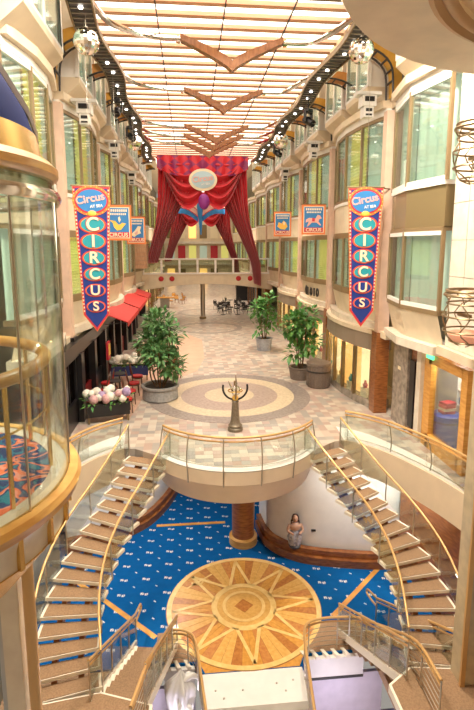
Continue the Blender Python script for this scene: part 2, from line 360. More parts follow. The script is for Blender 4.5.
MB().prism([(-2.6, 22.9), (-1.4, 24.6), (-.95, 27.5), (-.95, 33), (-1.9, 35.2), (-4.6, 35.2), (-5.2, 28), (-5.2, 18.4), (-4.0, 17.6), (-3.7, 20.6)], .001, .006).build('terracotta_apron', 'terracotta', floor, label='plain terracotta paving of the cafe terrace')
for yy in (38, 47): MB().ring(2.2, 2.6, .001, .007, (X0, yy, 0), 40).build('medallion_ring', 'med1', floor)

# edge fascia of the deck
fas = thing('trim_1', 'rounded cream fascia of the balcony over the lounge', 'fascia', (*BALC, -1.3), kind='structure')
MB().lathe([(BR - .3, -.34), (BR + .04, -.01), (BR + .05, -.4), (BR, -.43), (BR - .02, -.48), (BR - .25, -1.08), (BR - .6, -1.1)], (*BALC, 0), 48, math.radians(-150), math.radians(-30)).build('fascia_band', 'fascia', fas, True)
MB().prism([(BALC[0] + (BR - .26) * math.cos(a), BALC[1] + (BR - .26) * math.sin(a)) for a in [math.radians(-205 + 230 * i / 40) for i in range(41)]], -1.1, -.36).build('soffit_drum', 'fascia', fas)
MB().lathe([(0, -1.0), (2.3, -1.09), (2.32, -1.2), (1.9, -1.3), (.5, -1.34), (0, -1.34)], (*BALC, 0), 48).build('wood_collar', 'redwood', fas, True)
for s, nm in ((-1, 'left'), (1, 'right')):
    g = [(sx(o, s), y) for o, y in GAL[1:]]; pth = [p for p in spline([(x, y, 0) for x, y in g], 24)]
    MB().wall(pth, -1.0, .02, .08).build('trim_2' if s < 0 else 'trim_3', 'fascia')
    o = bpy.context.scene.objects['trim_2' if s < 0 else 'trim_3']
    tag(o, 'cream curved gallery fascia beside the %s staircase' % ('cafe-side' if s < 0 else 'shop-side'), 'fascia', kind='structure')
    inner = [(p.x, p.y) for p in pth]; outw = [(p.x + s * .1, p.y + 1.25) for p in pth]
    MB().prism(inner + outw[::-1], .001, .012).build('stone_border', mat('white_stone', (.92, .89, .84), .3), floor, label='pale stone border along the gallery edge')

# lower lounge floor
lf = MB().prism([(-9, 12.0), (-1.75, 12.0), (-1.5, 11.62), (1.15, 11.62), (1.4, 12.0), (9, 12.0), (9, 24), (-9, 24)], -5.3, -5).build('floor.001', 'carpet')
tag(lf, 'blue lounge carpet with rows of small white emblems', 'carpet', kind='structure')
cc = (-.15, 14.04)
MB().ring(.001, 2.45, -5.0, -4.996, (*cc, 0), 64).build('medallion_bed', 'redwood', lf)
md = thing('wood_medallion', 'round inlaid wooden dance floor with a compass star on blue carpet', 'dance floor', (*cc, -4.996))
N = 48
for i in range(N):
    a0 = 2 * PI * i / N; a1 = 2 * PI * (i + 1) / N
    MB().ring(.93, 2.3, -4.996, -4.99, (*cc, 0), 2, a0 + .002, a1 - .002).build('wood_wedge', WEDGE[(i * 7 + i // 3) % 4], md)
MB().ring(2.28, 2.43, -4.996, -4.984, (*cc, 0), 72).build('outer_ring', 'lightwood', md)
MB().ring(.85, 1.03, -4.996, -4.982, (*cc, 0), 56).build('inner_ring', 'lightwood', md)
MB().ring(.001, .87, -4.996, -4.988, (*cc, 0), 48).build('centre_disc', WEDGE[2], md)
MB().ring(.58, .68, -4.99, -4.984, (*cc, 0), 48).build('centre_ring', 'lightwood', md)
MB().prism([(cc[0] + .3, cc[1]), (cc[0], cc[1] + .3), (cc[0] - .3, cc[1]), (cc[0], cc[1] - .3)], -4.99, -4.983).build('diamond', WEDGE[1], md)
for k in range(8):
    a = 2 * PI * k / 8 - PI / 2 + .03; tip = (cc[0] + 2.24 * math.cos(a), cc[1] + 2.24 * math.sin(a)); ray = MB()
    for d in (-1, 1):
        b = a + d * .36; p = (cc[0] + .98 * math.cos(b), cc[1] + .98 * math.sin(b))
        ray.sweep([(*p, -4.986), (*tip, -4.986)], .1, .008)
    ray.build('star_ray', 'lightwood', md)
orn = md
for d in (-1, 1):
    pts = [(-1.55 + (.08 + .05 * t) * math.cos(1.2 * t + (0 if d > 0 else PI)) * 1.2 + d * .12, 15.3 + (.08 + .05 * t) * math.sin(1.2 * t + (0 if d > 0 else PI)), -4.986) for t in [i * .25 for i in range(14)]]
    MB().sweep(pts, .06, .006).build('scroll', 'lightwood', orn)
MB().sweep([(-1.95, 15.0, -4.986), (-1.1, 15.65, -4.986)], .06, .006).build('stroke', 'lightwood', orn)
for a, b in (((-3.2, 18.9), (-.4, 18.9)), ((-4.75, 14.85), (-2.85, 13.0)), ((4.76, 15.4), (2.55, 13.35)), ((-7, 16.9), (-4.75, 14.85))):
    MB().sweep([(*a, -4.998), (*b, -4.998)], .16, .012).build('wood_strip', 'orangewood', lf, label='wooden strip set into the carpet')

MB().prism([(-1.62, 12.02), (-1.45, 11.64), (1.12, 11.64), (1.32, 12.02), (1.3, 12.3), (-1.62, 12.3)], -5, -4.997).build('wood_apron', WEDGE[0], lf, label='wooden floor strip in front of the medallion')
# white stage in front of the medallion, with the two wells beside it
st = thing('white_platform', 'white platform with small studs in front of the wooden medallion', 'platform', (-.2, 10.3, -5.3), kind='structure')
MB().box((-.2, 11.1, -5.13), (2.75, 1.02, .26)).build('upper_step', 'white', st)
MB().prism([(-1.6, 8.2), (1.1, 8.2), (1.2, 10.5), (.6, 10.62), (-.2, 10.66), (-1.0, 10.6), (-1.6, 10.45)], -5.55, -5.32).build('lower_step', 'white', st)
MB().wall([(-1.6, 10.5), (-1.0, 10.62), (-.2, 10.68), (.6, 10.63), (1.2, 10.52)], -5.4, -5.25, .05).build('edge_trim', 'steel', st)
stud = MB()
for x in (-1.2, -1.0, .4, .6, .85, -.5): stud.lathe([(0, .012), (.025, .01), (.03, 0)], (x, 10.85 + (x * 7 % 1) * .4, -5.0), 8)
stud.build('stud', 'steel', st, kind='stuff')
MB().box((0, 9.5, -7.6), (19, 6, .1)).build('floor.002', 'lilac'); tag(bpy.data.objects['floor.002'], 'lilac-lit floor of the deck below the lounge', 'floor', kind='structure')
for s in (-1, 1):
    xa, xb = ((-2.55, -1.72) if s < 0 else (1.25, 3.0)); xm = (xa + xb) / 2
    wl = thing('wall_lower' if s < 0 else 'wall_lower_shop', 'white-edged lilac wall inside the %s stairwell opening' % ('cafe-side' if s < 0 else 'shop-side'), 'wall', (xm, 11.9, -7.5), kind='structure')
    MB().box((xm + .3 * s, 11.98, -6.6), (xb - xa + .6, .1, 1.9)).build('wall_panel', 'lilac', wl)
    MB().box((xm, 11.9, -5.68), (xb - xa, .1, .07)).build('lintel', 'dark', wl)
    MB().box((xm, 11.93, -5.36), (xb - xa, .12, .6)).build('fascia', 'white', wl)
    n = 3 if s < 0 else 6
    for q in range(n):
        x = xa + (xb - xa) * (q + .3) / n
        MB().ext([(x, 11.84, -5.06), (x + .1, 11.84, -5.06), (x - .02, 12.1, -5.06), (x - .12, 12.1, -5.06)], (0, 0, .1)).build('edge_tooth', 'nosing', wl)
    MB().box((xm + .1 * s, 12.6, -4.997), (xb - xa + .3, 1.1, .012)).build('brown_carpet', 'carpetbrown', lf, label='brown carpet patch at the foot of the stairs')
    lamp('well_lamp', 'POINT', (xm, 10.6, -5.9), 45, (.86, .8, 1), .15)
    MB().box((sx(6.2, s), 9.6, -5.15), (5.2, 4.7, .3)).build('floor.003', 'carpetbrown')
for o in [o for o in SC.objects if o.name.startswith('floor.003') or o.name.startswith('floor.004')]:
    tag(o, 'brown carpeted floor beneath the %s stair landing' % ('cafe-side' if o.data.vertices[0].co.x < 0 else 'shop-side'), 'floor', kind='structure')

# lounge walls
LWALL = [(-2.3, 23.4), (-2.5, 21.9), (-2.95, 20.3), (-3.7, 18.9), (-5.0, 17.9), (-6.4, 17.4)]
wb = MB().box((X0, 23.9, -2.7), (19, .2, 4.7)).build('wall_lounge_back', 'redwood'); tag(wb, 'dark cherry-wood back wall of the lounge under the deck', 'wall', kind='structure')
for s in (-1, 1):
    pl = [(.96, 18.5), (1.2, 17.1), (2.1, 16.2), (3.5, 15.75), (5.1, 15.5), (6.3, 15.7)]
    if s < 0: pl = LWALL
    pth = spline([(x, y, 0) for x, y in pl], 30)
    pln = thing('wall_lounge_right' if s > 0 else 'wall_lounge_left', 'curved white lounge wall with a cherry-wood plinth on the %s side' % ('shop' if s > 0 else 'cafe'), 'wall', (pth[10].x, pth[10].y, -5), kind='structure')
    MB().wall([(p.x, p.y) for p in pth], -5, -4.72, .34).build('plinth', 'redwood', pln, True)
    MB().wall([(p.x, p.y + .08) for p in pth], -4.72, -4.5, .2).build('plinth_step', 'redwood', pln, True)
    MB().wall([(p.x + s * .1, p.y + .3) for p in pth], -4.6, -.36, .12).build('wall_face', 'white', pln, True)
col = thing('lounge_column', 'flared cherry-wood column under the round balcony', 'column', (.2, 17.5, -5))
MB().lathe([(.48, -5), (.48, -4.8), (.42, -4.75), (.44, -3.0), (.6, -1.9), (.95, -1.33)], (.2, 17.5, 0), 28).build('shaft', 'redwood', col, True)
MB().lathe([(.5, -5), (.54, -5), (.54, -4.72), (.43, -4.68)], (.2, 17.5, 0), 28).build('base', 'handwood', col, True)
for s in (-1, 1):   # dark glazed wall beside the stairs with oval lamps
    dw = thing('wall_side_right' if s > 0 else 'wall_side_left', 'dark glazed side wall with oval white lamps beside the %s staircase' % ('shop-side' if s > 0 else 'cafe-side'), 'wall', (sx(6.4, s), 11, -5), kind='structure')
    MB().wall([(sx(6.3, s), 7), (sx(6.3, s), 12.5), (sx(5.9, s), 15.6)], -5, -1.02, .1).build('wall_face', 'roomdark' if s < 0 else 'redwood', dw)
    for k in range(9):
        y = 8.6 + (k % 3) * 1.5 + .3 * (k // 3); z = -1.4 - (k // 3) * .9
        MB().ball((sx(6.22, s), y, z), .1, 12, 6, (.3, 3.2, .55)).build('oval_lamp', 'whitelight', dw, True)

# ------------------------------------------------------------------ ceiling
ce = thing('ceiling', 'luminous ceiling of glowing white panels between bronze purlins', 'ceiling', (X0, 28, 13.6), kind='structure')
XL, XR = -4.75, 3.75
ys = [15.6 + .86 * i for i in range(33)]
cw = (XR - XL) / 4
pm = MB().box((0, 0, 0), (cw - .03, .5, .02)).mesh('panel'); pm.materials.append(M['panel'])
sm = MB().box((0, 0, 0), (XR - XL, .3, .03)).mesh('peach_edge_glow'); sm.materials.append(M['peach_glow'])  # peach strips stand in for the uneven light at the panel edges
um = MB().box((0, 0, 0), (XR - XL, .06, .1)).mesh('purlin'); um.materials.append(M['purlin'])
for y in ys:
    for k in range(4): link('panel', pm, ce, loc=(XL + cw * (k + .5) - X0, y + .3 - 28, .02))
    link('peach_edge_glow', sm, ce, loc=((XL + XR) / 2 - X0, y + .69 - 28, .02)); link('purlin', um, ce, loc=((XL + XR) / 2 - X0, y - 28, -.02))
for k in range(1, 4): MB().box((XL + cw * k, 29.5, 13.53), (.035, 28.5, .05)).build('ceiling_bar', 'dark', ce)
MB().box((X0, 15.35, 13.5), (9.4, .22, .3)).build('cross_beam', 'bronze', ce)
am = MB().box((0, 0, 0), (1.96, 1.6, .02)).mesh('panel'); am.materials.append(M['panel'])
for i in range(5):
    for j in range(7): link('panel', am, ce, loc=(-4 + 2 * i, 14.35 - 1.68 * j - 28, .05))
for j in range(8): MB().box((X0, 15.2 - 1.68 * j, 13.6), (10, .07, .1)).build('purlin', 'purlin', ce)
for i in range(6): MB().box((X0 - 5 + 2 * i, 9.4, 13.6), (.05, 11.8, .1)).build('ceiling_bar', 'purlin', ce)
MB().box((X0, 70, 13.75), (8.6, 54, .05)).build('far_panel', mat('far_ceiling', (.95, .85, .72), .5, emit=1.2), ce)
MB().box((X0, 45, 16.2), (22, 110, .1)).build('ceiling_slab', 'cream', ce)
# rear and outer walls close the space
MB().box((X0, -6.2, 4.5), (22, .2, 24)).build('wall_rear', 'cream'); tag(bpy.data.objects['wall_rear'], 'cream wall behind the viewer', 'wall', kind='structure')
for s in (-1, 1):
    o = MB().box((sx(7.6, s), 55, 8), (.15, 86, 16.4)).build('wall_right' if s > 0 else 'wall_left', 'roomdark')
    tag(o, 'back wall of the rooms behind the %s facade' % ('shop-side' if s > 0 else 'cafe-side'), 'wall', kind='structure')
    o = MB().box((sx(10, s), 4, 5), (.15, 20, 22)).build('wall_atrium_right' if s > 0 else 'wall_atrium_left', 'marble')
    tag(o, 'cream side wall of the atrium on the %s' % ('shop side' if s > 0 else 'elevator side'), 'wall', kind='structure')

# round soffit overhead at the upper right
sf = thing('trim_4', 'round cream soffit ring overhead with a brown moulded inner ring', 'soffit', (5.2, 5.3, 9.8), kind='structure')
MB().lathe([(4.05, 9.8), (5.2, 9.8), (5.24, 9.86), (5.24, 11.2), (4.05, 11.2)], (5.2, 5.3, 0), 72).build('soffit', 'cream', sf, True)
MB().lathe([(3.7, 9.86), (3.78, 9.8), (3.86, 9.8), (3.9, 9.84), (3.98, 9.76), (4.06, 9.79), (4.1, 9.9)], (5.2, 5.3, 0), 72).build('moulding', mat('tan_moulding', (.5, .3, .14), .4), sf, True)
MB().lathe([(0.001, 10.0), (3.75, 10.0)], (5.2, 5.3, 0), 48).build('inner_disc', 'cream', sf)
MB().lathe([(3.2, 9.96), (3.3, 9.9), (3.4, 9.96)], (5.2, 5.3, 0), 48).build('inner_moulding', 'handwood', sf)

# ------------------------------------------------------------------ facades
TR = [5]
def trim(label, mb, m, cat='trim'):
    o = mb.build('trim_%d' % TR[0], m); TR[0] += 1; return tag(o, label, cat, kind='structure')
def bow(L, d, base, n=4):            # (offset, y) along a bow window, local y centred
    return [(base - d * math.sin(PI * i / n) ** .8, -L / 2 + L * i / n) for i in range(n + 1)]
WN = [1]
def bay(side, y, L, label, d=.5, ups=('curtain', 'blind', 'curtain', 'blind2'), lows=('blind', 'curtain', 'blind2', 'curtain'), span='cream', n=4):
    t = local(thing('window_%d' % WN[0], label, 'bay window', (X0, y, 0), kind='structure')); WN[0] += 1
    B = bow(L, d, 5.75, n)
    def P(o, grow=0): return [(side * (a - grow), b) for a, b in o]
    def solid(nm, z0, z1, m, grow=0., par=None):
        poly = P(B, grow) + [(side * 6.1, L / 2), (side * 6.1, -L / 2)]
        return MB().prism(poly, z0, z1).build(nm, m, par or t)
    # tapered bowl under the lower windows
    m = MB(); k = len(B)
    for i in range(n):
        lo = [(side * (B[j][0] + .22), B[j][1], 3.35) for j in (i, i + 1)]; hi = [(side * (B[j][0] - .02), B[j][1], 4.3) for j in (i, i + 1)]
        m.add([lo[0], lo[1], hi[1], hi[0]], [(0, 1, 2, 3)])
    m.build('apron_panel', 'cream', t)
    solid('lower_ledge', 3.1, 3.36, 'marble', .1); solid('sill', 4.28, 4.42, 'frame', .05)
    solid('spandrel', 6.82, 8.0, span, 0.); solid('spandrel_sill', 8.0, 8.12, 'white', .06); solid('head', 6.72, 6.84, 'frame', .03)
    solid('cornice', 10.92, 11.15, 'white', .06); solid('cornice_top', 11.15, 11.4, 'cream', .22)
    for z0, z1, fills in ((4.42, 6.72, lows), (8.12, 10.92, ups)):
        for i in range(n):
            (a0, b0), (a1, b1) = B[i], B[i + 1]
            ln = math.hypot(a1 - a0, b1 - b0); cx, cy = side * (a0 + a1) / 2, (b0 + b1) / 2; rz = math.atan2(b1 - b0, side * (a1 - a0))
            MB().box((cx, cy, (z0 + z1) / 2), (ln - .1, .03, z1 - z0), rz).build('pane', 'glass', t)
            f = MB()
            for zz in (z0 + .06, z1 - .06): f.box((cx, cy, zz), (ln - .08, .09, .12), rz)
            f.build('frame', 'white' if n < 4 else 'frame', t)
            kind = fills[i % len(fills)]; ox, oy = side * .22, 0
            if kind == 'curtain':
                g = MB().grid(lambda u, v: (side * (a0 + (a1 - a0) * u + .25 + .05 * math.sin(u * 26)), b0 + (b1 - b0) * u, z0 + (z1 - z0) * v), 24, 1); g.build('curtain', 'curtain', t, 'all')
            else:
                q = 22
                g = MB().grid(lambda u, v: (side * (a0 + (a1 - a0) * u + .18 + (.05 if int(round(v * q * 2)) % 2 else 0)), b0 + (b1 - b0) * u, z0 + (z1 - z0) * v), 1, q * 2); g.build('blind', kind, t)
        for a, b in B:
            MB().box((side * a, b, (z0 + z1) / 2), (.1, .1, z1 - z0)).build('mullion', 'frame', t)
    return t
def bay_copy(src, y, label):
    r = dup(src, (X0, y, 0), 0, label); r.name = 'window_%d' % WN[0]; WN[0] += 1; return r
PIT = 6.9; Y1 = 17.75
nearR = bay(1, 15.45, 3.7, 'two-light bay window with an olive panel beside the marble pier', .32, ('curtain', 'curtain'), ('curtain', 'curtain'), 'olive', 2)
nearL = bay(-1, 15.0, 4.4, 'wide bay window seen through the glass elevator', .3, ('curtain', 'blind', 'curtain'), ('curtain', 'blind2', 'curtain'), 'cream', 3)
names = ['behind the tall circus banner', 'over the lettered shop sign', 'above the farther potted plant', 'beside the red drape']
bR = bay(1, Y1 + PIT / 2, PIT - .6, 'bow window with louvred blinds %s on the shop side' % names[0])
bL = bay(-1, Y1 + PIT / 2, PIT - .6, 'bow window with louvred blinds above the cafe, %s' % names[0])
for k in range(1, 4):
    bay_copy(bR, Y1 + PIT * (k + .5), 'bow window with louvred blinds %s on the shop side' % names[k])
    bay_copy(bL, Y1 + PIT * (k + .5), ['', 'bow window above the red awnings behind the small blue banners', 'bow window above the farthest red awning', 'bow window above the wooden balcony box'][k])
for k in range(4, 9):
    for s, b in ((1, bR), (-1, bL)): bay_copy(b, Y1 + PIT * (k + .5), 'distant bow window beyond the footbridge')['group'] = 'windows beyond the footbridge'
for k in range(0, 10):
    for s in (1, -1):
        y = Y1 + PIT * k
        nm = 'pilaster at the %s bay joint of the %s facade' % (['first', 'second', 'third', 'fourth', 'fifth', 'sixth', 'seventh', 'eighth', 'ninth', 'tenth'][k], 'shop-side' if s > 0 else 'cafe-side')
        mb = MB().box((sx(5.74, s), y, 7.0), (.42, .34, 7.9))
        trim('salmon ' + nm, mb, 'salmon', 'pilaster')
        # ground-storey pier
        trim('dark stone foot of the ' + nm, MB().box((sx(5.72, s), y, 1.55), (.5, .5, 3.1)), 'redwood' if s > 0 else 'black', 'pier')
for s in (1, -1):   # solid wall zones between bays
    nm = 'shop-side' if s > 0 else 'cafe-side'
    trim('cream %s facade wall strip under the upper windows' % nm, MB().box((sx(5.95, s), 49, 11.3), (.2, 64, .35)), 'cream', 'wall')
    trim('cream %s facade ceiling line above the shopfronts' % nm, MB().box((sx(5.95, s), 53, 3.05), (.7, 72, .24)), 'cream', 'wall')
# upper deck windows with slanted undersides
def upper(side, y, L, label):
    t = local(thing('window_%d' % WN[0], label, 'window', (X0, y, 0), kind='structure')); WN[0] += 1
    def X(o): return side * o
    pr = [(X(6.0), 0, 10.95), (X(5.05), 0, 11.75), (X(5.05), 0, 11.95), (X(6.0), 0, 11.95)]
    MB().ext([(p[0], -L / 2, p[2]) for p in pr], (0, L, 0)).build('slanted_base', 'cream', t)
    MB().box((X(5.5), 0, 14.7), (.95, L, .5)).build('head_box', 'cream', t)
    n = 2
    for i in range(n):
        yc = -L / 2 + L * (i + .5) / n
        MB().box((X(5.1), yc, 13.2), (.03, L / n - .12, 2.5)).build('pane', 'glass', t)
        MB().grid(lambda u, v: (X(5.4 + .06 * math.sin(u * 20)), yc + (u - .5) * L / n, 11.95 + 2.5 * v), 20, 1).build('curtain', 'curtain', t, 'all')
        f = MB()
        for zz in (12.0, 14.4): f.box((X(5.1), yc, zz), (.1, L / n - .1, .1))
        f.build('frame', 'whitemetal', t)
    for i in range(n + 1): MB().box((X(5.1), -L / 2 + L * i / n, 13.2), (.12, .12, 2.5)).build('mullion', 'whitemetal', t)
    for q in (-1, 1): MB().box((X(5.5), q * (L / 2 - .03), 13.2), (.9, .06, 2.5)).build('cheek', 'white', t)
    return t
uR = upper(1, Y1 - 3.6, 3.4, 'upper projecting window with slanted cream base beside the round soffit')
uL = upper(-1, Y1 - 3.4, 3.6, 'upper projecting window with slanted cream base over the elevator')
u2R = upper(1, Y1 + PIT * .27, 2.5, 'upper window between gold arches behind the mirror ball, shop side')
u2L = upper(-1, Y1 + PIT * .27, 2.5, 'upper window between gold arches behind the mirror ball, cafe side')
for k in range(0, 5):
    for s, u in ((1, u2R), (-1, u2L)):
        for q in (.27, .72):
            if k == 0 and q < .5: continue
            r = dup(u, (X0, Y1 + PIT * (k + q), 0), 0, 'upper window with slanted base between the gold arches, %s' % ('shop side' if s > 0 else 'cafe side'), 'upper windows of the %s' % ('shop side' if s > 0 else 'cafe side'))
            r.name = 'window_%d' % WN[0]; WN[0] += 1
# gold arches carrying the lighting truss
def arch(side):
    t = local(thing('gold_arch', 'x', 'arch', (X0, Y1, 0)))
    pts = [(5.7, 11.4), (5.68, 11.9)] + [(5.66 - 1.3 * (1 - math.cos(a)), 12.1 + .85 * math.sin(a)) for a in [PI / 2 * i / 8 for i in range(9)]]
    out = MB()
    for w, yy in ((.34, 0),):
        A = [(side * o, -.22, z) for o, z in pts]; Bq = [(side * (o + .28), -.22, z + .3) for o, z in pts]
        for i in range(len(pts) - 1): out.ext([A[i], A[i + 1], Bq[i + 1], Bq[i]], (0, .44, 0))
    out.build('arch_band', 'ochre', t, True)
    e = MB()
    for yy in (-.3, .3): e.tube([(side * (o - .06), yy, z) for o, z in pts], .035, 6)
    e.build('edge_pipe', 'dark', t, True)
    for i in range(1, len(pts) - 1, 2): MB().box((side * (pts[i][0] - .05), 0, pts[i][1]), (.05, .62, .05)).build('cross_bar', 'dark', t)
    return t
aR, aL = arch(1), arch(-1)
for s, a in ((1, aR), (-1, aL)):
    sd = 'shop side' if s > 0 else 'cafe side'
    ORD = ['first', 'second', 'third', 'fourth', 'fifth']; a['label'] = 'gold arch with dark edge pipes over the first pilaster, %s' % sd; a['group'] = 'gold arches, ' + sd
    for k in range(1, 5):
        dup(a, (X0, Y1 + PIT * k, 0), 0, 'gold arch with dark edge pipes over the %s pilaster, %s' % (ORD[k], sd))
    for k in range(0, 4):
        c = dup(a, (X0, Y1 + PIT * (k + .48), 0), 0, 'orange arch just beyond the %s gold arch, %s' % (ORD[k], sd), 'orange arches, ' + sd)
        c.name = 'orange_arch'
        for ch in c.children:
            if ch.name.startswith('arch_band'): ch.data = ch.data.copy(); ch.data.materials[0] = M['rust']

# ================================================================== RAILINGS AND STAIRS
def railing(t, floor_pts, h=1.0, step=1.1, glass_on=True, rods=2, r=.035, lean=None, m='gold', drop=.0, low=False):
    """handrail, posts, panes and rods along floor_pts (a dense path); parts of t"""
    P = [Vector(p) for p in floor_pts]; up = Vector((0, 0, h))
    MB().tube([p + up for p in P], r, 10).build('handrail', m, t, True)
    if low: MB().tube([p + up * .88 for p in P], r * .7, 8).build('lower_handrail', m, t, True)
    L = sum((b - a).length for a, b in zip(P, P[1:])); n = max(1, round(L / step)); Q = even(P, n)
    for q in Q:
        if lean:
            d = Vector(lean(q)); pts = [q + Vector((0, 0, -drop)) + d * .5, q + Vector((0, 0, h * .25)) + d, q + Vector((0, 0, h * .7)) + d * .6, q + up]
            pts = spline(pts, 10)
        else: pts = [q - Vector((0, 0, drop)), q + up]
        MB().tube(pts, .018, 8).build('post', 'steel', t, True)
    for k in range(rods):
        z = h * (.14 + .72 * k / max(1, rods - 1)) if rods > 1 else h * .1
        MB().tube([p + Vector((0, 0, z)) for p in P], .009, 6).build('rod', 'steel', t, True)
    if glass_on:
        for i in range(n):
            seg = even(P, n * 6)[i * 6:i * 6 + 7]; g = MB()
            g.sweep([(p.x, p.y, p.z + h * .5) for p in seg], .012, h * .76)
            g.build('pane', 'glass', t)
bal = thing('balcony_railing', 'curved brass-railed glass balustrade around the round balcony', 'railing', (X0, 13.1, 0))
bp = arc(BALC[0], BALC[1], BR - .02, math.radians(-145), math.radians(-35), 40, 0.0)
railing(bal, bp, 1.0, 1.05, True, 2, .035, lambda q: ((q.x - BALC[0]) * .045, (q.y - BALC[1]) * .045, 0), drop=.45, low=True)
for s in (-1, 1):
    sd = 'cafe side' if s < 0 else 'shop side'
    g = thing('gallery_railing', 'curved brass handrail with glass along the gallery edge, %s' % sd, 'railing', (sx(4.5, s), 14.0, 0))
    gp = spline([(sx(o, s), y, 0) for o, y in GAL[1:]], 30)
    railing(g, gp, 1.0, 1.3, True, 2, .035, lambda q: ((q.x - X0) * .03, 0, 0), drop=.3, low=True)

PATH = [(2.72, 14.62), (2.95, 14.1), (3.2, 13.6), (3.46, 13.1), (3.75, 12.6), (3.98, 12.15), (4.15, 11.7), (4.26, 11.25), (4.3, 10.8), (4.28, 10.3), (4.2, 9.85), (4.1, 9.4)]
NT = 16; TW = 1.42; ZL = -3.05
def stair_frame(s):
    pts = even([Vector((sx(o, s), y, 0)) for o, y in [(p.x, p.y) for p in spline([(a, b, 0) for a, b in PATH], 60)]], NT)
    return pts
def off_path(pts, d):       # parallel polyline
    out = []
    for i, p in enumerate(pts):
        t = pts[min(i + 1, len(pts) - 1)] - pts[max(i - 1, 0)]; n = Vector((-t.y, t.x, 0)).normalized(); out.append(p + n * d)
    return out
for s in (-1, 1):
    sd = 'cafe side' if s < 0 else 'shop side'
    C_ = stair_frame(s); dz = ZL / NT
    stt = thing('spiral_staircase', 'curving open-riser staircase with brown treads and brass rails, %s' % sd, 'staircase', (C_[8].x, C_[8].y, -5))
    A, B = off_path(C_, -TW / 2), off_path(C_, TW / 2)
    for i in range(NT):
        z = dz * (i + 1)
        q = [A[i], B[i], B[i + 1].lerp(B[i], -.12), A[i + 1].lerp(A[i], -.12)]
        tr = MB().ext([(p.x, p.y, z - .09) for p in q], (0, 0, .085)).build('tread', 'nosing', stt)
        c = sum(q, Vector()) / 4; qi = [c + (p - c) * .9 for p in q]
        MB().ext([(p.x, p.y, z - .005) for p in qi], (0, 0, .015)).build('carpet_inset', 'carpetbrown', tr)
    zs = [dz * i for i in range(NT + 1)]
    for d in (-.28, .28):
        pth = [(p.x, p.y, z - .3) for p, z in zip(off_path(C_, d), zs)]
        MB().sweep(pth, .12, .26).build('stringer', 'redwood', stt, True)
    for pts in (A, B):
        fp = [Vector((p.x, p.y, z + .0)) for p, z in zip(pts, [dz * (i + .6) for i in range(NT + 1)])]
        railing(stt, fp, .95, 1.15, True, 0, .03, drop=.12)
    # landing
    lz = ZL
    ld = stt
    inner = 2.3 if s < 0 else 2.75
    poly = [(sx(inner, s), 9.0), (sx(inner, s), 7.2), (sx(5.4, s), 7.2), (sx(5.2, s), 9.15), (sx(3.4, s), 9.4)]
    MB().prism(poly, lz - .22, lz - .02).build('slab', 'nosing', ld)
    cp = Vector((sum(p[0] for p in poly) / 5, sum(p[1] for p in poly) / 5))
    MB().prism([(cp.x + (p[0] - cp.x) * .95, cp.y + (p[1] - cp.y) * .95) for p in poly], lz - .02, lz + .0).build('carpet', 'carpetbrown', ld)
    for (o, y) in ((4.9, 7.6), (inner + .35, 7.6)): MB().tube([(sx(o, s), y, -5), (sx(o, s), y, lz - .2)], .1, 12).build('support_post', 'redwood', ld, True)
    # lower flight
    fl = stt
    p0, p1 = (((3.0, 9.1), (2.5, 12.75)) if s < 0 else ((3.75, 9.1), (3.4, 12.75)))
    n = 11; W = .55; L0 = []; L1 = []
    for i in range(n):
        za = lz + (-5 - lz) * (i + 1) / n - .0
        if i == n - 1: break
        t0, t1 = i / n, (i + 1) / n
        a = Vector((sx(p0[0] + (p1[0] - p0[0]) * t0, s), p0[1] + (p1[1] - p0[1]) * t0)); b = Vector((sx(p0[0] + (p1[0] - p0[0]) * t1, s), p0[1] + (p1[1] - p0[1]) * t1))
        d = (b - a).normalized(); nn = Vector((-d.y, d.x)) * W
        q = [a - nn, a + nn, b + nn + d * .03, b - nn + d * .03]
        tr = MB().prism([(p.x, p.y) for p in q], za - .16, za).build('tread', 'carpetbrown', fl)
        so = 1 if s < 0 else -1; e0, e1 = nn * so * .86, nn * so * 1.06
        MB().prism([(p.x, p.y) for p in (a + e0, a + e1, b + e1 + d * .04, b + e0 + d * .04)], za - .15, za + .02).build('end_cap', 'nosing', tr)
        e = [a + nn * 1.0 * (-1 if s < 0 else 1), b + nn * (-1 if s < 0 else 1)]
    a = Vector((sx(p0[0], s), p0[1])); b = Vector((sx(p1[0], s), p1[1])); d = (b - a).normalized(); nn = Vector((-d.y, d.x)) * (W + .04)
    for sg in (-1, 1):
        MB().sweep([(a.x + sg * nn.x, a.y + sg * nn.y, lz - .1), (b.x + sg * nn.x, b.y + sg * nn.y, -4.98)], .05, .22).build('stringer', 'nosing', fl)
        fp = [Vector((a.x + sg * nn.x, a.y + sg * nn.y, lz)).lerp(Vector((b.x + sg * nn.x, b.y + sg * nn.y, -5)), t / 12) for t in range(13)]
        if (sg > 0) == (s > 0): pass
        railing(fl, fp, .95, .8, True, 1, .032, low=True)
    # rounded end of the far rail, out over the carpet
    sg = 1 if s < 0 else -1; e = Vector((b.x + sg * nn.x, b.y + sg * nn.y, -4.05)); dd = Vector((d.x, d.y, 0))
    MB().tube(spline([e, e + dd * .35 + Vector((0, 0, -.08)), e + dd * .6 + Vector((0, 0, -.16)), e + dd * .62 + Vector((0, 0, -.3)), e + dd * .3 + Vector((0, 0, -.3)), e + Vector((0, 0, -.25))], 18), .03, 8).build('rail_loop', 'gold', fl, True)
    # U-shaped guard round the well
    gd = thing('well_guard', 'U-shaped brass-railed guard around the stairwell opening, %s' % sd, 'railing', ((-1.9 if s < 0 else 2.0), 11.9, -5))
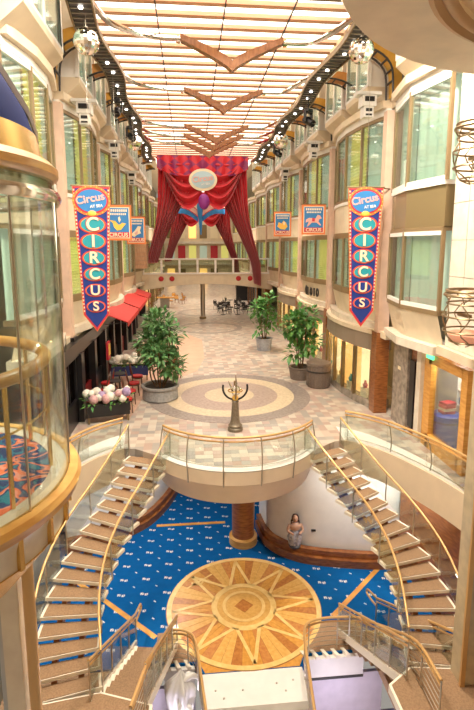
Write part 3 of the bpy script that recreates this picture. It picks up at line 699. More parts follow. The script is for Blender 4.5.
    if s > 0: pts = [(.85, 8.6, -5), (1.05, 10.3, -5), (1.22, 11.6, -5), (1.45, 12.0, -5), (2.0, 12.12, -5), (2.85, 12.05, -5), (3.05, 11.7, -4.85), (3.12, 10.4, -4.0), (3.1, 9.1, -3.2), (3.05, 8.0, -3.05)]
    else: pts = [(-1.4, 8.6, -5), (-1.55, 10.3, -5), (-1.7, 11.6, -5), (-1.88, 11.95, -5), (-2.2, 12.08, -5), (-2.42, 11.95, -4.95), (-2.55, 10.6, -4.0), (-2.7, 9.1, -3.2), (-2.9, 8.0, -3.05)]
    railing(gd, spline(pts, 50), 1.0, .85, False, 6, .036, low=True)

# white draped sculpture in the cafe-side opening
sc_ = thing('draped_sculpture', 'white draped sculpture standing in the stairwell opening by the platform', 'sculpture', (-2.05, 11.2, -7.55))
def drape_pt(u, v):
    a = 2 * PI * u; r = (.34 - .1 * v) * (1 + .2 * math.sin(6 * a + 4 * v) + .1 * math.sin(11 * a - 3 * v)) * (1 if v < .85 else max(.05, (1.0 - v) / .15))
    return (-2.05 + r * math.cos(a) * (1.1 + .3 * math.sin(v * 9)) + .08 * math.sin(v * 6), 11.2 + r * .8 * math.sin(a), -7.55 + 3.15 * v)
MB().grid(drape_pt, 60, 30).build('drapery', 'whitemetal', sc_, 'all')
for k in range(7):
    a = k * .9; z = -4.75 - .13 * k
    MB().tube(spline([(-2.05, 11.2, z), (-2.05 + .25 * math.cos(a), 11.2 + .2 * math.sin(a), z + .16), (-2.05 + .42 * math.cos(a), 11.2 + .3 * math.sin(a), z + .05)], 8), [.09, .09, .09, .08, .08, .07, .06, .05, .03], 8).build('drape_fold', 'whitemetal', sc_, 'all')
# ================================================================== GLASS ELEVATOR
EX, EY, EZ, ER = -4.8, 5.2, 3.8, 1.72
el = thing('glass_elevator', 'round glass elevator cab with honey-wood rings and blue dome', 'elevator', (EX, EY, EZ - .9))
E0 = (EX, EY, 0)
MB().ring(.01, ER - .2, EZ - .06, EZ + .012, E0, 48).build('carpet', 'floral', el, label='blue and orange patterned carpet')
MB().ring(ER - .2, ER - .02, EZ - .06, EZ + .02, E0, 60).build('floor_border', 'marble', el)
MB().lathe([(ER - .03, EZ + .03), (ER + .1, EZ + .03), (ER + .13, EZ - .03), (ER + .1, EZ - .12), (ER - .03, EZ - .14)], E0, 72).build('floor_ring', 'handwood', el, True)
MB().lathe([(ER + .02, EZ - .14), (ER - .04, EZ - .3), (ER - .05, EZ - .5)], E0, 72).build('skirt', 'marble', el, True)
for k in range(24):
    a = 2 * PI * k / 24
    MB().ring(ER - .045, ER + .0, EZ - .5, EZ - .15, E0, 3, a + .01, a + .04).build('skirt_rib', 'brass', el)
MB().lathe([(ER - .05, EZ - .5), (ER - .03, EZ - .5), (ER - .5, EZ - 1.05), (.3, EZ - 1.1)], E0, 60).build('underside', 'brass', el, True)
MB().ring(ER - .12, ER - .0, EZ - .46, EZ - .18, E0, 24, math.radians(-80), math.radians(-42)).build('black_panel', 'black', el)
HR = ER - .2
MB().tube(arc(EX, EY, HR, 0, 2 * PI, 72, EZ + 1.28)[:-1], .07, 12, True).build('handrail', 'handwood', el, True)
MB().tube(arc(EX, EY, HR, 0, 2 * PI, 72, EZ + .75)[:-1], .012, 6, True).build('rail_rod', 'brass', el, True)
na = 10
for k in range(na):
    a = 2 * PI * (k + .33) / na
    MB().tube([(EX + HR * math.cos(a), EY + HR * math.sin(a), EZ), (EX + HR * math.cos(a), EY + HR * math.sin(a), EZ + 1.28)], .025, 8).build('rail_post', 'brass', el, True)
    MB().ring(ER - .012, ER, EZ + .03, EZ + 2.95, E0, 8, a + .006, a + 2 * PI / na - .006).build('pane', 'glass', el, True)
    MB().tube([(EX + ER * math.cos(a), EY + ER * math.sin(a), EZ + .03), (EX + ER * math.cos(a), EY + ER * math.sin(a), EZ + 2.95)], .012, 6).build('pane_joint', 'steel', el)
MB().lathe([(ER - .04, EZ + 2.92), (ER + .05, EZ + 2.92), (ER + .07, EZ + 2.98), (ER + .05, EZ + 3.04), (ER - .04, EZ + 3.04)], E0, 72).build('chrome_ring', 'chrome', el, True)
MB().ring(ER - .02, ER, EZ + 3.04, EZ + 3.16, E0, 72).build('transom', 'glassd', el, True)
MB().lathe([(ER - .14, EZ + 3.14), (ER - .02, EZ + 3.14), (ER + .05, EZ + 3.2), (ER + .05, EZ + 3.27), (ER - .02, EZ + 3.34), (ER - .14, EZ + 3.34)], E0, 72).build('roof_ring', 'handwood', el, True)
MB().lathe([(ER - .1, EZ + 3.34), (ER - .14, EZ + 3.6), (ER - .2, EZ + 3.62)], E0, 72).build('gold_band', 'brass', el, True)
dome = [(ER - .16, 3.6), (ER - .24, 3.85), (ER - .5, 4.3), (ER - .95, 4.75), (.2, 5.0), (0, 5.02)]
MB().lathe([(r, EZ + z) for r, z in dome], E0, 60).build('dome', 'domeblue', el, True)
for k in range(3):
    a = math.radians(16 + 120 * k)
    MB().sweep([(EX + (r + .03) * math.cos(a), EY + (r + .03) * math.sin(a), EZ + z) for r, z in dome[:-1]], .2, .1).build('dome_rib', 'white', el)
MB().ring(.01, ER - .06, EZ + 3.1, EZ + 3.14, E0, 48).build('cab_ceiling', 'cream', el)
for k in range(6): MB().ring(.001, .09, EZ + 3.08, EZ + 3.1, (EX + 1.1 * math.cos(k * PI / 3), EY + 1.1 * math.sin(k * PI / 3), 0), 14).build('cab_fill_disc', 'downlight', el)  # glowing discs added to brighten the cab
lamp('cab_fill', 'POINT', (EX, EY, EZ + 2.8), 45, (1, .9, .75), .3)  # added fill light for the dark cab
gm = thing('elevator_mast', 'gold and marble guide mast below the glass elevator', 'mast', (-3.42, 6.0, -5))
MB().tube([(-3.86, 6.0, -5), (-3.83, 6.0, 2.9)], .075, 14).build('gold_pole', 'gold', gm, True)
MB().box((-4.07, 6.05, -1.05), (.22, .22, 7.9)).build('marble_post', 'marble', gm)
MB().box((-4.25, 6.1, -1.05), (.06, .1, 7.9)).build('guide_rail', 'steel', gm)
# near pillar of the atrium on the shop side
pil = thing('trim_90', 'tall cream pillar with gold corner strips beside the shop-side stairs', 'pillar', (4.25, 9.0, -5), kind='structure')
MB().box((4.38, 9.0, 2.4), (.85, .4, 14.8)).build('shaft', mat('tan_marble', (.6, .49, .32), .3, noise=.2, nscale=4), pil)
for dx in (-.4, .4): MB().box((4.38 + dx, 8.79, 2.4), (.1, .06, 14.8)).build('corner_strip', 'gold', pil)
# marble pier above the shop door, built of slabs
pier = thing('wall_pier', 'cream marble pier of large slabs above the shop door', 'wall', (6.6, 12.5, 3.3), kind='structure')
MB().box((7.1, 12.65, 8.6), (2.9, 1.5, 10.2)).build('pier_core', 'slab', pier)
for k in range(10):
    for j in range(2):
        MB().box((6.35 + j * 1.43, 11.86, 3.95 + k), (1.41, .06, .985)).build('marble_slab', 'marble', pier)
    for j in range(2): MB().box((5.62, 12.25 + .76 * j, 3.95 + k), (.06, .74, .985)).build('marble_slab', 'marble', pier)
MB().box((7.0, 12.3, 3.32), (3.2, 2.4, .24)).build('soffit_edge', 'cream', pier)

def basket(loc, dish, label):
    t = local(thing('wire_basket', label, 'wall ornament', loc))
    prof = [(.62, 1.3), (.66, 1.2), (.6, 1.0), (.68, .7), (.66, .35), (.5, .1), (.3, 0)]
    for i in (0, 1, 2, 3, 4, 5): MB().tube(arc(0, 0, prof[i][0], 0, 2 * PI, 20, prof[i][1])[:-1], .022 if i > 1 else .035, 6, True).build('ring', 'bronze', t, True)
    for k in range(8):
        a = 2 * PI * k / 8; z = []
        for i, (r, h) in enumerate(prof): b = a + (.16 if i % 2 else -.16); z.append((r * math.cos(b), r * math.sin(b), h))
        MB().tube(spline(z, 14), .016, 6).build('wire', 'bronze', t, True)
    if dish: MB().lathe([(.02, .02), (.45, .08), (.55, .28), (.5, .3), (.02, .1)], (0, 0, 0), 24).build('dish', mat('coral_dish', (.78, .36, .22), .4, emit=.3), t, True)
    MB().box((.1, .55, .65), (.1, .5, .08)).build('bracket', 'bronze', t)
basket((4.95, 11.0, 7.7), False, 'tall bronze wire basket on the upper marble pier'); basket((4.95, 11.0, 3.95), True, 'bronze wire basket holding a coral dish over the shop door')

# ================================================================== TRUSSES, WINGED BEAMS, LIGHTS
for s in (-1, 1):
    sd = 'cafe side' if s < 0 else 'shop side'; xc = -4.55 if s < 0 else 3.5
    t = thing('lighting_truss', 'dark slotted lighting truss with small downlights along the ceiling edge, %s' % sd, 'lighting truss', (xc, 28, 12.6))
    pth = [(xc + s * .12 * math.sin((y - 15) * .9), y, 12.75) for y in [14.2 + .5 * i for i in range(52)]]
    MB().sweep(pth, .62, .1).build('grille', 'dark', t)
    sl = MB()
    for i in range(84):
        y = 14.4 + .3 * i; sl.box((xc + s * .12 * math.sin((y - 15) * .9), y, 12.69), (.56, .035, .03))
    sl.build('slats', 'steel', t, kind='stuff')
    for d in (-.33, .33): MB().sweep([(p[0] + d, p[1], 12.73) for p in pth], .05, .16).build('edge_rail', 'bronze', t)
    for i in range(20):
        y = 14.9 + 1.28 * i + (.3 if i % 2 else 0)
        MB().lathe([(0, 0), (.055, .0), (.065, .04)], (xc + s * .12 * math.sin((y - 15) * .9), y, 12.64), 14).build('downlight', 'downlight', t, True)
# seagull beams
for k, (y, x, za, zt, w) in enumerate([(17.8, -.18, 12.25, 13.1, 1.72), (24, -.05, 12.45, 13.3, 1.8), (30, -.05, 12.25, 13.1, 1.85), (32, -.12, 12.2, 13.0, 1.85), (34.2, -.3, 12.2, 13.0, 1.85)]):
    t = thing('winged_beam', 'copper veneered V-shaped ceiling beam with chrome side tubes, %s from the round balcony' % ['first', 'second', 'third', 'fourth', 'fifth'][k], 'ceiling beam', (x, y, za), group='winged ceiling beams')
    for d in (-1, 1):
        n = 10; sec = []
        for i in range(n + 1):
            u = i / n; px = x + d * w * u; z = za + (zt - za) * (u ** .8); hh = .17 * (1 - .45 * u); sec.append((px, z, hh))
        m = MB()
        for (x0, z0, h0), (x1, z1, h1) in zip(sec, sec[1:]):
            m.ext([(x0, y - .16, z0 - h0), (x1, y - .16, z1 - h1), (x1, y - .16, z1 + h1), (x0, y - .16, z0 + h0)], (0, .32, 0))
        m.build('wing', 'copper', t)
        cp = MB().tube([(x + d * w, y, zt - .06), (x + d * (w + .12), y, zt - .03)], .12, 10); cp.build('end_cap', 'brass', t, True)
        xe = (-4.3 if d < 0 else 3.25); xs = x + d * w
        for q in (0, .17):
            pts = spline([(xs, y - q * .5, zt - q * .4), (xs + d * .8, y - .05 - q * .5, zt - q * .4), ((xs + xe) / 2 + d * .3, y - .35 - q, zt - .02 - q * .3), (xe - d * .25, y - 1.3 - q, zt - .12), (xe, y - 3.0, zt - .25)], 22)
            MB().tube(pts, .08, 8).build('chrome_tube', 'chrome', t, True)
        MB().tube([(x + d * w * .9, y, zt), (x + d * w * .9, y, 13.55)], .008, 5).build('hanging_wire', 'steel', t)

def mirror_ball(loc, r, label):
    up = 12.65 - loc[2]
    t = local(thing('mirror_ball', label, 'mirror ball', loc))
    b = MB().ball((0, 0, 0), r, 20, 14).mesh('ball'); b.materials.append(mat('mirror_facet', (.9, .87, .82), .06, 1.)); link('ball', b, t)
    MB().tube([(0, 0, r * .98), (0, 0, up)], .012, 6).build('chain', 'steel', t)
    MB().lathe([(0, r + .03), (.06, r + .03), (.06, r - .02)], (0, 0, 0), 12).build('cap', 'steel', t)
for loc, r, l in (((-4.5, 15.3, 11.95), .36, 'large mirror ball over the glass elevator side'), ((3.55, 15.6, 12.1), .38, 'large mirror ball near the round soffit'), ((-4.5, 27.6, 11.65), .42, 'small mirror ball beyond the black spotlight, cafe side'), ((3.45, 28.4, 12.05), .42, 'small mirror ball beyond the black spotlight, shop side')):
    mirror_ball(loc, r, l)
def proj_box(label):
    t = local(thing('projector', label, 'projector', (0, 0, 0), 'white projectors on brackets'))
    MB().box((0, 0, .28), (.85, .5, .1)).build('shelf', 'whitemetal', t)
    MB().box((0, -.02, .03), (.5, .45, .36)).build('upper_housing', 'whitemetal', t)
    MB().box((0, -.26, .08), (.34, .03, .16)).build('dark_screen', 'black', t)
    MB().box((0, 0, -.32), (.34, .4, .36)).build('lower_housing', 'whitemetal', t)
    MB().box((0, -.21, -.27), (.22, .03, .1)).build('vent', 'black', t)
    MB().box((0, -.21, -.43), (.22, .03, .06)).build('vent', 'black', t)
    MB().tube([(0, .2, .28), (0, .55, .35)], .035, 8).build('bracket', 'whitemetal', t)
    return t
pj = proj_box('white boxy projector on a shelf by the first gold arch, cafe side'); pj.location = (-5.25, 18.6, 10.95)
for loc, l in (((-5.25, 25.6, 11.0), 'white boxy projector by the second gold arch, cafe side'), ((-5.25, 32.8, 10.6), 'white boxy projector by the third gold arch, cafe side'), ((4.6, 17.9, 11.25), 'white boxy projector by the first gold arch, shop side'), ((4.6, 25.6, 11.15), 'white boxy projector by the second gold arch, shop side'), ((4.6, 33.2, 11.0), 'white boxy projector by the third gold arch, shop side')):
    dup(pj, loc, 0, l)
def moving_head(label):
    t = local(thing('spotlight', label, 'spotlight', (0, 0, 0), 'black moving spotlights'))
    MB().box((0, 0, .42), (.3, .3, .14)).build('base', 'black', t)
    y = MB()
    for d in (-1, 1): y.box((d * .2, 0, .18), (.05, .14, .42))
    y.box((0, 0, .36), (.42, .14, .06)); y.build('yoke', 'black', t)
    MB().tube([(0, .22, .12), (0, .0, .02), (0, -.3, -.16)], [.13, .17, .15], 12).build('head', 'black', t, True)
    MB().lathe([(0, 0), (.12, 0)], (0, -.31, -.17), 12).build('lens', 'steel', t)
    MB().tube([(0, 0, .45), (0, 0, .98)], .03, 6).build('hanger', 'dark', t)
    return t
mh = moving_head('black moving spotlight hung beside the first truss lamps, cafe side'); mh.location = (-4.55, 21.6, 11.68)
for loc, l in (((-4.55, 26.3, 11.68), 'black moving spotlight under the small mirror ball, cafe side'), ((3.55, 22.4, 11.68), 'black moving spotlight hung beside the truss, shop side'), ((3.5, 30.0, 11.68), 'black moving spotlight under the small mirror ball, shop side')):
    dup(mh, loc, .6, l)

# ================================================================== BRIDGE, CURTAINS
BY = 42.0
br = thing('footbridge', 'cream arched footbridge with a glass balustrade crossing the promenade', 'footbridge', (X0, BY, 3), kind=None)
apts = [(X0 - 5.6 + 11.2 * i / 24, 2.55 + .55 * math.sin(PI * i / 24)) for i in range(25)]
MB().ext([(x, BY - .1, z) for x, z in apts] + [(X0 + 5.6, BY - .1, 3.95), (X0 - 5.6, BY - .1, 3.95)], (0, 1.9, 0)).build('deck', 'cream', br)
MB().box((X0, BY - .14, 3.98), (11.2, .12, .12)).build('cornice', 'white', br)
MB().box((X0, BY - .12, 5.2), (11.2, .12, .1)).build('top_rail', 'white', br)
for i in range(8):
    x = X0 - 5.25 + 1.5 * i
    MB().box((x, BY - .12, 4.6), (.16, .12, 1.15)).build('baluster_post', 'white', br)
    if i < 7: MB().box((x + .75, BY - .12, 4.6), (1.3, .03, 1.0)).build('pane', 'glassd', br)
for x in (-4.1, -3.2, 2.4, 3.4):
    MB().lathe([(0, -.06), (.18, -.04), (.22, 0)], (x, BY - .12, 3.55), 16).build('rosette', 'redcloth', br)
for o in [c for c in br.children if c.name.startswith('rosette')]:
    me = o.data
    for v in me.vertices:
        lx, lz = v.co.y, v.co.z
    # turn the disc to face along the promenade
    cx = sum(v.co.x for v in me.vertices) / len(me.vertices)
    for v in me.vertices:
        y_, z_ = v.co.y + 0, v.co.z - .55; v.co.y = -.12 + z_ * 1.0; v.co.z = .55 + (y_ + .12)
pc = thing('bridge_column', 'slim grey column standing under the footbridge', 'column', (-.62, 43, 0))
MB().lathe([(.26, 0), (.26, .2), (.2, .25), (.2, 3.1), (.26, 3.16)], (-.62, 43, 0), 18).build('shaft', 'steel', pc, True)
MB().lathe([(.3, 0), (.3, .14), (.22, .2)], (-.62, 43, 0), 18).build('base', 'bronze', pc, True)

def curtain(name, yc, sc, x0, ztop, label, oval=True):
    """swagged stage drape; sc scales the y=41.6 layout"""
    t = thing(name, label, 'curtain', (x0, yc, ztop))
    def W(x, z): return (x0 + x * sc, ztop + (z - 13.1) * sc)
    for d in (-1, 1):
        outer = [(3.55, 13.15), (3.6, 11.0), (3.7, 8.9), (4.1, 7.0), (4.5, 5.6), (4.6, 4.9)]
        inner = [(.15, 13.1), (.3, 12.0), (1.3, 10.3), (2.3, 8.4), (3.1, 6.8), (3.75, 4.95)]
        if d > 0: outer = outer[:-1] + [(4.72, 4.6), (4.75, 3.0)]; inner = inner[:-1] + [(3.9, 4.9), (4.2, 3.2)]
        O = spline([(a, b, 0) for a, b in outer], 40); I = spline([(a, b, 0) for a, b in inner], 40)
        def leg(u, v, O=O, I=I, d=d):
            k = min(39, int(v * 40)); f = v * 40 - k
            o = O[k].lerp(O[k + 1], f); i = I[k].lerp(I[k + 1], f); p = o.lerp(i, u); x, z = W(d * p.x, p.y)
            amp = (.16 + .2 * min(1, v * 1.5)) * sc
            return (x, yc - amp * math.sin(u * 2 * PI * 7 + 1.2 * math.sin(v * 3)) - .1 * math.sin(u * 2 * PI * 2.3), z)
        MB().grid(leg, 90, 40).build('drape_leg', 'drape', t, 'all')
        # swag: hanging folds between the top corner and the middle
        def swag(u, v, d=d):
            x = .1 + 3.45 * u; sag = (.35 + 2.6 * v) * math.sin(PI * u) ** 1.0 * (1 - .25 * u) ; z = 13.1 - sag - 3.0 * v * (1 - u) ** 1.6
            xx, zz = W(d * x, z)
            return (xx, yc - .35 * sc - .24 * sc * math.sin(v * 2 * PI * 4.2 + .6 * math.sin(u * 5)) * (.35 + math.sin(PI * u)) - .12 * v, zz)
        MB().grid(swag, 30, 56).build('swag', 'drape', t, 'all')
        def val(u, v, d=d):
            x, z = W(d * 3.6 * u, 13.35 - v * (1.0 + .55 * math.sin(PI * u)))
            return (x, yc - .62 * sc - .07 * math.sin(u * 2 * PI * 5 + v * 2) , z)
        MB().grid(val, 50, 8).build('valance', 'harl', t, 'all')
        if d > 0 and oval:
            pass
    MB().tube([(x0 - 3.7 * sc, yc - .3, ztop + .1), (x0 + 3.7 * sc, yc - .3, ztop + .1)], .06, 8).build('batten', 'dark', t)
    for d in (-2, 2): MB().tube([(x0 + d, yc - .3, ztop + .1), (x0 + d, yc - .3, 13.73)], .015, 5).build('cable', 'steel', t)
    if oval:
        bx, bz = W(-.25, 9.9)
        MB().ball((bx + .3, yc - .85, bz - .1), .5 * sc, 14, 10, (.9, .5, 1.25)).build('rosette_bunch', 'purple', t, 'all')
    return t
c1 = curtain('stage_drape', 41.3, 1.0, -.55, 13.05, 'large red swagged stage drape with harlequin top over the footbridge')
c2 = curtain('stage_drape', 60, .95, -.3, 12.2, 'second red swagged drape hanging beyond the footbridge', False)
sg = thing('oval_sign', 'oval white show sign pinned to the red drape', 'sign', (-.55, 40.6, 11.45))
ov = MB()
n = 40
ov.ext([(-.55 + 1.12 * math.cos(2 * PI * i / n), 40.66, 11.45 + .86 * math.sin(2 * PI * i / n)) for i in range(n)], (0, -.06, 0)); ov.build('plate', 'ivory', sg)
ov = MB().ext([(-.55 + .92 * math.cos(2 * PI * i / n), 40.6, 11.45 + .66 * math.sin(2 * PI * i / n)) for i in range(n)], (0, -.03, 0)); ov.build('field', mat('pale_blue_print', (.45, .62, .68), .5), sg)
def put_text(txt, size, loc, parent, m, rz=0., tilt=0., sxy=(1, 1)):
    me = text_mesh(txt, size); me.materials.append(M[m]); o = link('lettering', me, parent)
    org = ORG.get(parent.name, (0, 0, 0)); o.location = tuple(a - b for a, b in zip(loc, org)); o.rotation_euler = (PI / 2, tilt, rz); o.scale = (sxy[0], sxy[1], 1); return o
put_text('Circus', .62, (-.58, 40.55, 11.52), sg, 'pink', tilt=-.15); put_text('AT SEA', .22, (-.35, 40.55, 11.12), sg, 'white', tilt=-.12)
# wooden balcony box at the cafe-side end of the bridge
wbx = thing('balcony_box', 'pale wooden balcony box at the cafe end of the footbridge', 'balcony', (-5.6, 38, 4.6))
for k in range(6): MB().box((-5.7, 37.6, 4.78 + .3 * k), (1.75, 1.4, .285)).build('board', 'pinkwood', wbx)
MB().box((-5.7, 37.6, 6.5), (1.9, 1.5, .1)).build('cap_rail', 'handwood', wbx)

# ================================================================== BANNERS
def big_banner(label, loc, rz):
    t = local(thing('tall_banner', label, 'banner', loc, 'tall circus banners', rz=rz))
    def P(ins, y):
        out = [(-.56 + ins, 0), (.56 - ins, 0), (.4 - ins * .9, -3.95 + ins * .2), (0, -4.5 + ins * 1.5), (-.4 + ins * .9, -3.95 + ins * .2)]
        return [(x, y, z) for x, z in out]
    MB().ext(P(0, .02), (0, -.03, 0)).build('border', 'orange', t)
    MB().ext(P(.022, -.01), (0, -.006, 0)).build('border_line', 'bred', t)
    MB().ext([(x, -.016, z - (.05 if z > -1 else 0)) for x, _, z in P(.085, 0)], (0, -.006, 0)).build('field', 'blue', t)
    dots = MB()
    for i in range(34):
        z = -.1 - .113 * i; h = .56 - .16 * (-z / 3.95)
        for d in (-1, 1): dots.box((d * (h - .042), -.02, z), (.035, .012, .05))
    dots.build('bead_trim', 'ivory', t, kind='stuff')
    def disc(rx, rz_, z, y, m, nm, par): return MB().ext([(rx * math.cos(2 * PI * i / 28), y, z + rz_ * math.sin(2 * PI * i / 28)) for i in range(28)], (0, -.008, 0)).build(nm, m, par)
    crest = disc(.57, .46, -.42, -.03, 'orange', 'crest', t)
    disc(.5, .39, -.42, -.04, 'bred', 'crest_ring', crest); disc(.45, .34, -.42, -.049, 'skyblue', 'crest_field', crest)
    for i in range(20):
        a = 2 * PI * i / 20; MB().ball((.535 * math.cos(a), -.042, -.42 + .425 * math.sin(a)), .022, 6, 4).build('crest_bulb', 'yellow', crest)
    MB().ball((0, -.05, -.8), .09, 10, 6, (1.5, .4, 1)).build('crest_bulb', 'yellow', crest)
    me = text_mesh('Circus', .33); me.materials.append(M['pink']); o = link('lettering', me, crest, loc=(-.04, -.062, -.36)); o.rotation_euler = (PI / 2, -.2, 0)
    me = text_mesh('AT SEA', .12); me.materials.append(M['white']); o = link('lettering', me, crest, loc=(.14, -.062, -.58)); o.rotation_euler = (PI / 2, -.1, 0)
    for i, ch in enumerate('CIRCUS'):
        z = -1.14 - .51 * i; f = 1 - .055 * i
        b = disc(.42 * f, .27 * f, z, -.026, 'bred', 'roundel', t); disc(.38 * f, .245 * f, z, -.034, 'orange', 'roundel_ring', b); disc(.345 * f, .22 * f, z, -.042, 'teal' if i < 4 else 'blue', 'roundel_field', b)
        for yy, sc_, m_ in ((-.055, 1.12, 'bred'), (-.062, 1.0, 'ivory')):
            me = text_mesh(ch, .57 * f * sc_); me.materials.append(M[m_]); o = link('letter', me, b, loc=(0, yy, z)); o.rotation_euler = (PI / 2, 0, 0)
    MB().tube([(-.6, 0, .03), (.6, 0, .03)], .025, 8).build('hanging_rod', 'bronze', t)
    MB().tube([(-.0, 0, .03), (-.0, 0, 4.62)], .006, 5).build('hanging_wire', 'steel', t)
    return t
bn = big_banner('tall tapering banner spelling circus beside the glass elevator', (-4.68, 16.0, 8.08), .12)
bn2 = dup(bn, (4.36, 17.0, 8.24), -.1, 'tall tapering banner spelling circus in front of the shop-side bow window', scale=1.07)
MB().tube([(.1, .05, .05), (1.15, .78, .05)], .02, 6).build('wall_bracket', 'bronze', local(bn2))
def small_banner(label, loc, w, h, rz, fig):
    t = local(thing('square_banner', label, 'banner', loc, 'small framed circus banners', rz=rz))
    MB().box((0, 0, -h / 2), (w, .03, h)).build('border', 'orange', t)
    MB().box((0, -.02, -h / 2), (w * .86, .012, h * .88)).build('border_line', 'ivory', t)
    MB().box((0, -.03, -h / 2), (w * .8, .012, h * .83)).build('field', 'skyblue', t)
    MB().box((0, -.038, -h * .84), (w * .8, .01, h * .15)).build('foot_band', 'bred', t)
    me = text_mesh('CIRCUS', h * .155); me.materials.append(M['ivory']); o = link('lettering', me, t, loc=(0, -.052, -h * .845)); o.rotation_euler = (PI / 2, 0, 0)
    for k, ww in enumerate((.7, .62)):
        b = MB()
        for i in range(9): b.box((w * (ww * (i - 4) / 9), -.04, -h * (.155 + .1 * k)), (w * ww / 9 * .7, .008, h * (.07 - .02 * k)))
        b.build('headline', 'ivory', t, kind='stuff')
    def fl(pts, m, nm, y=-.042): MB().ext([(w * x, y, -h * z) for x, z in pts], (0, -.01, 0)).build(nm, m, t)
    if fig == 'bird':
        fl([(-.34, .42), (-.1, .45), (.02, .56), (.16, .5), (.3, .52), (.2, .6), (.1, .7), (-.05, .72), (-.16, .62), (-.2, .5)], 'yellow', 'figure'); fl([(.0, .36), (.06, .32), (.1, .42), (.04, .5)], 'ivory', 'figure_head', -.046)
    elif fig == 'horse':
        fl([(-.32, .5), (-.2, .44), (.08, .46), (.16, .34), (.26, .36), (.34, .46), (.24, .48), (.2, .56), (.32, .68), (.28, .7), (.12, .6), (-.08, .6), (-.2, .7), (-.28, .74), (-.26, .68), (-.2, .56), (-.34, .6)], 'pink', 'figure'); fl([(-.06, .44), (.06, .46), (.04, .56), (-.08, .56)], 'bred', 'figure_saddle', -.046)
    elif fig == 'tiger':
        fl([(-.3, .6), (-.22, .42), (-.05, .48), (.05, .36), (.2, .44), (.28, .6), (.14, .72), (-.12, .7)], 'yellow', 'figure'); fl([(.02, .42), (.12, .4), (.16, .5), (.06, .54)], 'ivory', 'figure_head', -.046)
    else:
        fl([(-.3, .66), (-.06, .5), (.1, .34), (.28, .36), (.2, .5), (.26, .6), (.04, .66), (-.1, .74)], 'ivory', 'figure'); fl([(-.1, .6), (.08, .5), (.1, .6), (-.02, .68)], 'pink', 'figure_saddle', -.046)
    MB().tube([(-w * .55, 0, .02), (w * .55, 0, .02)], .02, 6).build('hanging_rod', 'bronze', t)
    MB().tube([(0, 0, .02), (0, 0, 12.72 - loc[2])], .006, 5).build('hanging_wire', 'steel', t)
small_banner('blue square banner with a yellow leaping figure, beside the tall cafe-side banner', (-4.45, 20.0, 7.85), 1.02, 1.35, .1, 'bird')
small_banner('smaller blue square banner with a pale rider, behind the yellow-figure banner', (-4.34, 25.5, 7.72), .92, 1.35, .1, 'rider')
small_banner('blue square banner with a prancing pink horse on the shop side', (4.3, 24.0, 8.25), 1.15, 1.42, -.08, 'horse')
small_banner('smaller blue square banner with a yellow tiger-like figure near the red drape', (3.9, 30.0, 8.3), 1.05, 1.45, -.08, 'tiger')

# ================================================================== CAFE (left) AND SHOPS (right)
XLW = sx(5.45, -1)      # -5.75 cafe front plane
cf = thing('cafe', 'black lacquered cafe front with dark red panels and glazing', 'cafe', (XLW, 20, 0))
MB().box((XLW - .05, 26.5, 2.72), (.3, 23, .5)).build('name_board', 'black', cf)
for i in range(9):
    y = 15.3 + 2.5 * i
    MB().box((XLW, y, 1.25), (.36, .42, 2.5)).build('post', 'black', cf)
    if i < 8:
        MB().box((XLW - .08, y + 1.25, .45), (.12, 2.1, .9)).build('dado_panel', 'maroon' if i % 2 else 'black', cf)
        MB().box((XLW - .1, y + 1.25, 1.7), (.03, 2.1, 1.55)).build('pane', glass('smoky_glass', (.35, .3, .28), .1), cf)
        MB().box((XLW - .06, y + 1.25, 1.75), (.06, .06, 1.5)).build('glazing_bar', 'black', cf)
        MB().box((XLW - 1.2, y + 1.25, 1.25), (.1, 2.4, 2.5)).build('inner_panel', 'maroon', cf)
lamp('cafe_lamp', 'POINT', (XLW - .6, 19, 2.3), 60, (1, .6, .35), .15); lamp('cafe_lamp', 'POINT', (XLW - .6, 26, 2.3), 60, (1, .6, .35), .15)
for k, (ya, yb, lb) in enumerate([(23.2, 28.2, 'red sloping awning over the cafe, next to the tall banner'), (28.6, 33.8, 'red sloping awning over the cafe, between the two others'), (34.2, 37.4, 'red sloping awning over the cafe, next to the wooden balcony box')]):
    t = thing('awning', lb, 'awning', (XLW, ya, 3.1), 'red cafe awnings')
    xo = -4.62; xw = -5.75
    MB().ext([(xw, ya, 3.22), (xo, ya, 2.78), (xo, ya, 2.74), (xw, ya, 3.18)], (0, yb - ya, 0)).build('canopy', 'red', t)
    n = 12; v = MB()
    for i in range(n):
        y0 = ya + (yb - ya) * i / n; y1 = ya + (yb - ya) * (i + 1) / n
        v.ext([(xo, y0, 2.76), (xo, y1, 2.76), (xo, y1, 2.6), (xo, (y0 + y1) / 2, 2.52), (xo, y0, 2.6)], (.015, 0, 0))
    v.build('valance', 'red', t)
    for y in (ya + .05, yb - .05): MB().tube([(xw, y, 2.65), (xo, y, 2.76)], .02, 6).build('arm', 'dark', t)
ct = thing('menu_case', 'small yellow-framed menu case on the cafe front under the nearest awning', 'menu case', (-5.5, 22.7, 1.2))
MB().box((-5.48, 22.7, 1.55), (.1, .55, .8)).build('case', 'bred', ct); MB().box((-5.42, 22.7, 1.6), (.03, .42, .5)).build('menu', 'yellow', ct)

